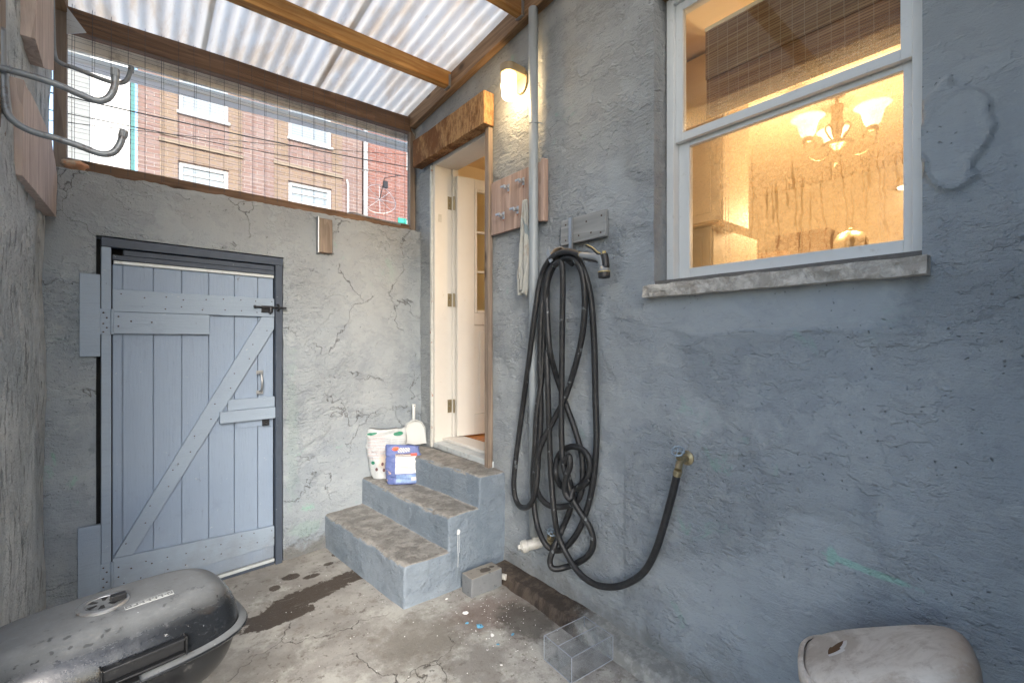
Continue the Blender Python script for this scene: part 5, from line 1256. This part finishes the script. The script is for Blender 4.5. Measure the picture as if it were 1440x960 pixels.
# ------------------------------------------------------------------ buildings across the street
def brickmat(name, c1, c2, mortar, sx=.22, sz=.075):
    t = NT(name); X, Y, Z = t.xyz()
    v = t.n("CombineXYZ", X=X, Y=Z, Z=0.0).outputs[0]
    b = t.n("TexBrick", Vector=v, Color1=c1, Color2=c2, Mortar=mortar, Scale=1.0, Mortar_Size=.007, Brick_Width=sx, Row_Height=sz)
    big = t.noise(.9, 5, .6); col = t.mix(t.mul(t.step(big, .4, .65), .35), b.outputs[0], tuple(x_*.8 for x_ in c1))
    cell = t.n("TexNoise", Vector=t.n("Mapping", Vector=v, Scale=(4.5, 13.3, 1)).outputs[0], Scale=1.0, Detail=1).outputs[0]
    col = t.mix(t.mul(t.step(cell, .52, .6), .45), col, (.20, .165, .175))
    return t.fin(col, .85, h=t.mul(b.outputs[1], -.006))
M_BR1 = brickmat("weathered_brick", (.195, .125, .108), (.215, .16, .145), (.34, .325, .31), .42, .15)
M_BR2 = brickmat("red_brick", (.21, .09, .072), (.23, .115, .095), (.34, .30, .28), .40, .145)
M_BRT = brickmat("tan_brick", (.20, .145, .105), (.225, .17, .125), (.29, .25, .21), .40, .145)
M_TRIM = simple("white_trim", (.42, .43, .44), .5); M_WGL = simple("house_window_glass", (.25, .30, .34), .15, var=.1, vs=1); M_TEAL = simple("teal_trim", (.04, .17, .17), .6)
M_SHUT = simple("green_shutter", (.03, .30, .25), .6); M_STONE = simple("lintel_stone", (.22, .18, .14), .8, bump=.01, bs=20)
YB = 20.0
def hwin(par, x0, x1, z0, z1, tan=True):
    yb = YB
    w_ = obj("window", frame3(x0, x1, yb+.06, yb+.2, z0, z1, .14), M_TRIM, par)
    obj("pane", bx(x0+.14, x1-.14, yb+.13, yb+.17, z0+.14, z1-.14), M_WGL, w_)
    bm = NB(); zm = (z0+z1)/2+.15; box(bm, x0+.145, x1-.145, yb+.08, yb+.125, zm-.06, zm+.06); box(bm, x0+.145, x1-.145, yb+.085, yb+.12, z1-.42, z1-.36); obj("sash_bar", bm, M_TRIM, w_)
    if tan:
        obj("brick_surround", bx(x0-.52, x0-.02, yb-.03, yb+.1, z0-1.0, z1+.55), M_BRT, par); obj("brick_surround", bx(x1+.02, x1+.45, yb-.03, yb+.1, z0-1.0, z1+.55), M_BRT, par)
        obj("brick_surround", bx(x0-.018, x1+.018, yb-.032, yb+.1, z1+.02, z1+.50), M_BRT, par)
        obj("lintel", bx(x0-.55, x1+.48, yb-.10, yb+.05, z1+.56, z1+.70), M_STONE, par, bevel=.01)
        obj("sill", bx(x0-.05, x1+.05, yb-.10, yb+.04, z0-.12, z0-.02), M_TRIM, par)
def frame3(x0, x1, y0, y1, z0, z1, w_):
    bm = NB(); box(bm, x0, x0+w_, y0, y1, z0, z1); box(bm, x1-w_, x1, y0, y1, z0, z1); box(bm, x0+w_, x1-w_, y0, y1, z0, z0+w_); box(bm, x0+w_, x1-w_, y0, y1, z1-w_, z1); return bm
b1 = thing("brick_house", "weathered pinkish brick apartment house with white windows behind the mesh", "building", (4, 22, -.06))
def wall_rects(x0, x1, z0, z1, holes, y0, y1):
    bm = NB(); xs = sorted({x0, x1}|{h for q_ in holes for h in q_[:2]}); zs = sorted({z0, z1}|{h for q_ in holes for h in q_[2:]})
    for a, b in zip(xs, xs[1:]):
        run = None
        for c, d in zip(zs, zs[1:]):
            hole = any(h[0] < (a+b)/2 < h[1] and h[2] < (c+d)/2 < h[3] for h in holes)
            if not hole: run = (run[0], d) if run else (c, d)
            if hole or d == zs[-1]:
                if run: box(bm, a, b, y0, y1, *run)
                run = None
    return bm
W1 = [(1.10, 2.62, 6.05, 7.80), (4.70, 6.40, 6.05, 7.90), (1.10, 2.62, 9.60, 11.3), (4.70, 6.40, 9.70, 11.4), (1.10, 2.62, 2.5, 4.2), (4.70, 6.40, 2.5, 4.2)]
obj("wall", wall_rects(-.02, 7.74, -.06, 12.6, W1, YB, YB+4), M_BR1, b1)
for q_ in W1: hwin(b1, *q_)
obj("cornice", bx(-.15, 7.76, YB-.3, YB+4.1, 12.6, 13.1), M_TRIM, b1)
obj("corner_trim", bx(-.19, -.09, YB-.1, YB+.3, -.06, 12.5), M_TEAL, b1)
b2 = thing("red_brick_house", "bright red brick house with green shutter at the right of the mesh", "building", (11, 22, -.06))
W2_ = [(9.95, 11.2, 5.7, 7.2), (9.95, 11.2, 9.6, 11.2)]
obj("wall", wall_rects(7.96, 14.5, -.06, 13.0, W2_, YB+.1, YB+4), M_BR2, b2)
for q_ in W2_: hwin(b2, *q_, tan=False)
bm = NB()
box(bm, 9.50, 9.92, YB+.02, YB+.09, 5.7, 7.25)
for k in range(10): box(bm, 9.55, 9.87, YB-.01, YB+.018, 5.78+k*.14, 5.87+k*.14)
obj("shutter", bm, M_SHUT, b2)
dp2 = thing("downspout", "white downspout between the two brick houses", "downspout", (7.85, 19.9, 0)); bm = NB(); box(bm, 7.78, 7.93, YB-.2, YB-.02, -.06, 12.4); obj("pipe", bm, M_TRIM, dp2, bevel=.02)
bm = NB()
for z_ in (3, 6, 9, 12): box(bm, 7.76, 7.95, YB-.22, YB-.018, z_, z_+.08)
obj("strap", bm, M_TRIM, dp2)
b3 = thing("pale_house", "pale grey sided house corner at the far left behind the mesh", "building", (-3, 22, -.06))
bm = NB(); box(bm, -1.21, -.215, YB+.02, YB+4, -.06, 12)
obj("siding", bm, simple("pale_siding", (.75, .75, .74), .7, var=.1), b3)
bm = NB(); box(bm, -1.85, -1.215, YB-.06, YB+1, -.06, 12); obj('corner_board', bm, simple('grey_board', (.22, .24, .245), .7), b3)
obj('trim', bx(-1.98, -1.855, YB-.08, YB+.9, -.06, 12), M_TRIM, b3)
# gas pipe and bracket on facade
bm = NB(); tube(bm, [(7.08, YB-.12, -.06), (7.08, YB-.12, 8.2), (7.02, YB-.12, 8.45)], .045, 8); tag(obj("vent_pipe", bm, M_TRIM), "thin pale vent pipe on the brick facade beside the downspout", "pipe")
sd_ = thing("satellite_dish", "thin mesh dish aerial on the red brick facade", "aerial", (8.7, 19.6, 7.9)); bm = NB()
c0 = Vector((8.35, 19.5, 7.75))
ring = [c0+Vector((.75*math.cos(a), .15*math.sin(a*2), .62*math.sin(a))) for a in [2*math.pi*k/24 for k in range(25)]]; tube(bm, ring, .012, 5, cap=False); obj("rim", bm, M_GALV, sd_)
bm = NB(); 
for a in (0, .8, 1.6, 2.4): tube(bm, [c0+Vector((.75*math.cos(a), 0, .62*math.sin(a))), c0-Vector((.75*math.cos(a), 0, .62*math.sin(a)))], .010, 5)
obj("spokes", bm, M_GALV, sd_); bm = NB(); tube(bm, [c0, c0+Vector((.1, -.3, .9)), c0+Vector((.9, -.3, 1.2))], .02, 6); box(bm, 8.5, 8.7, 19.4, 19.5, 8.3, 8.6); obj("arm", bm, M_IRON, sd_)
# power lines
def pline(a, b, Y, r, lab):
    p = PY(*a, Y); q_ = PY(*b, Y); d = q_-p; p = p-d*.6; q_ = q_+d*.6
    bm = NB(); tube(bm, [p.lerp(q_, k/14)-Vector((0, 0, .25*4*(k/14)*(1-k/14))) for k in range(15)], r, 6); tag(obj("power_line", bm, M_BLACK), lab, "cable", "overhead cables across the street")
pline((190, 146), (570, 226), 14, .015, "thickest overhead cable, highest of the three behind the mesh")
pline((110, 150), (575, 240), 13.5, .010, "middle overhead cable crossing the brick houses")
pline((190, 172), (575, 210), 14.5, .008, "lowest thin overhead cable in front of the brick houses")
# scrap of wood and wire on top of the wall
bm = NB(); tube(bm, catmull([PB(.98, 2.30, .0)+Vector((.16, 0, 0)), PB(1.20, 2.315, .0), PB(1.26, 2.305, .01), PB(1.40, 2.30, .01), PB(1.56, 2.295, .01)], 6), .006, 8); tag(obj("bent_wire", bm, M_GALV), "bent steel wire lying along the top of the plastered wall", "wire")
bm = NB(); bmesh.ops.create_icosphere(bm, subdivisions=3, radius=1)
c0 = PY(105, 232, 3.20)
for v in bm.verts: v.co = Vector((v.co.x*.055, v.co.y*.035, v.co.z*.024)) + noise.noise_vector(v.co*1.5)*.012
o = obj("stone_fragment", bm, simple("orange_fragment", (.50, .40, .30), .8, var=.3, vs=8, dirt=(.65, .22, .06), ds=12, dth=(.45, .6)), smooth=True); o.location = c0; tag(o, "orange and tan rubble fragment on the wall top at the left corner", "rubble")
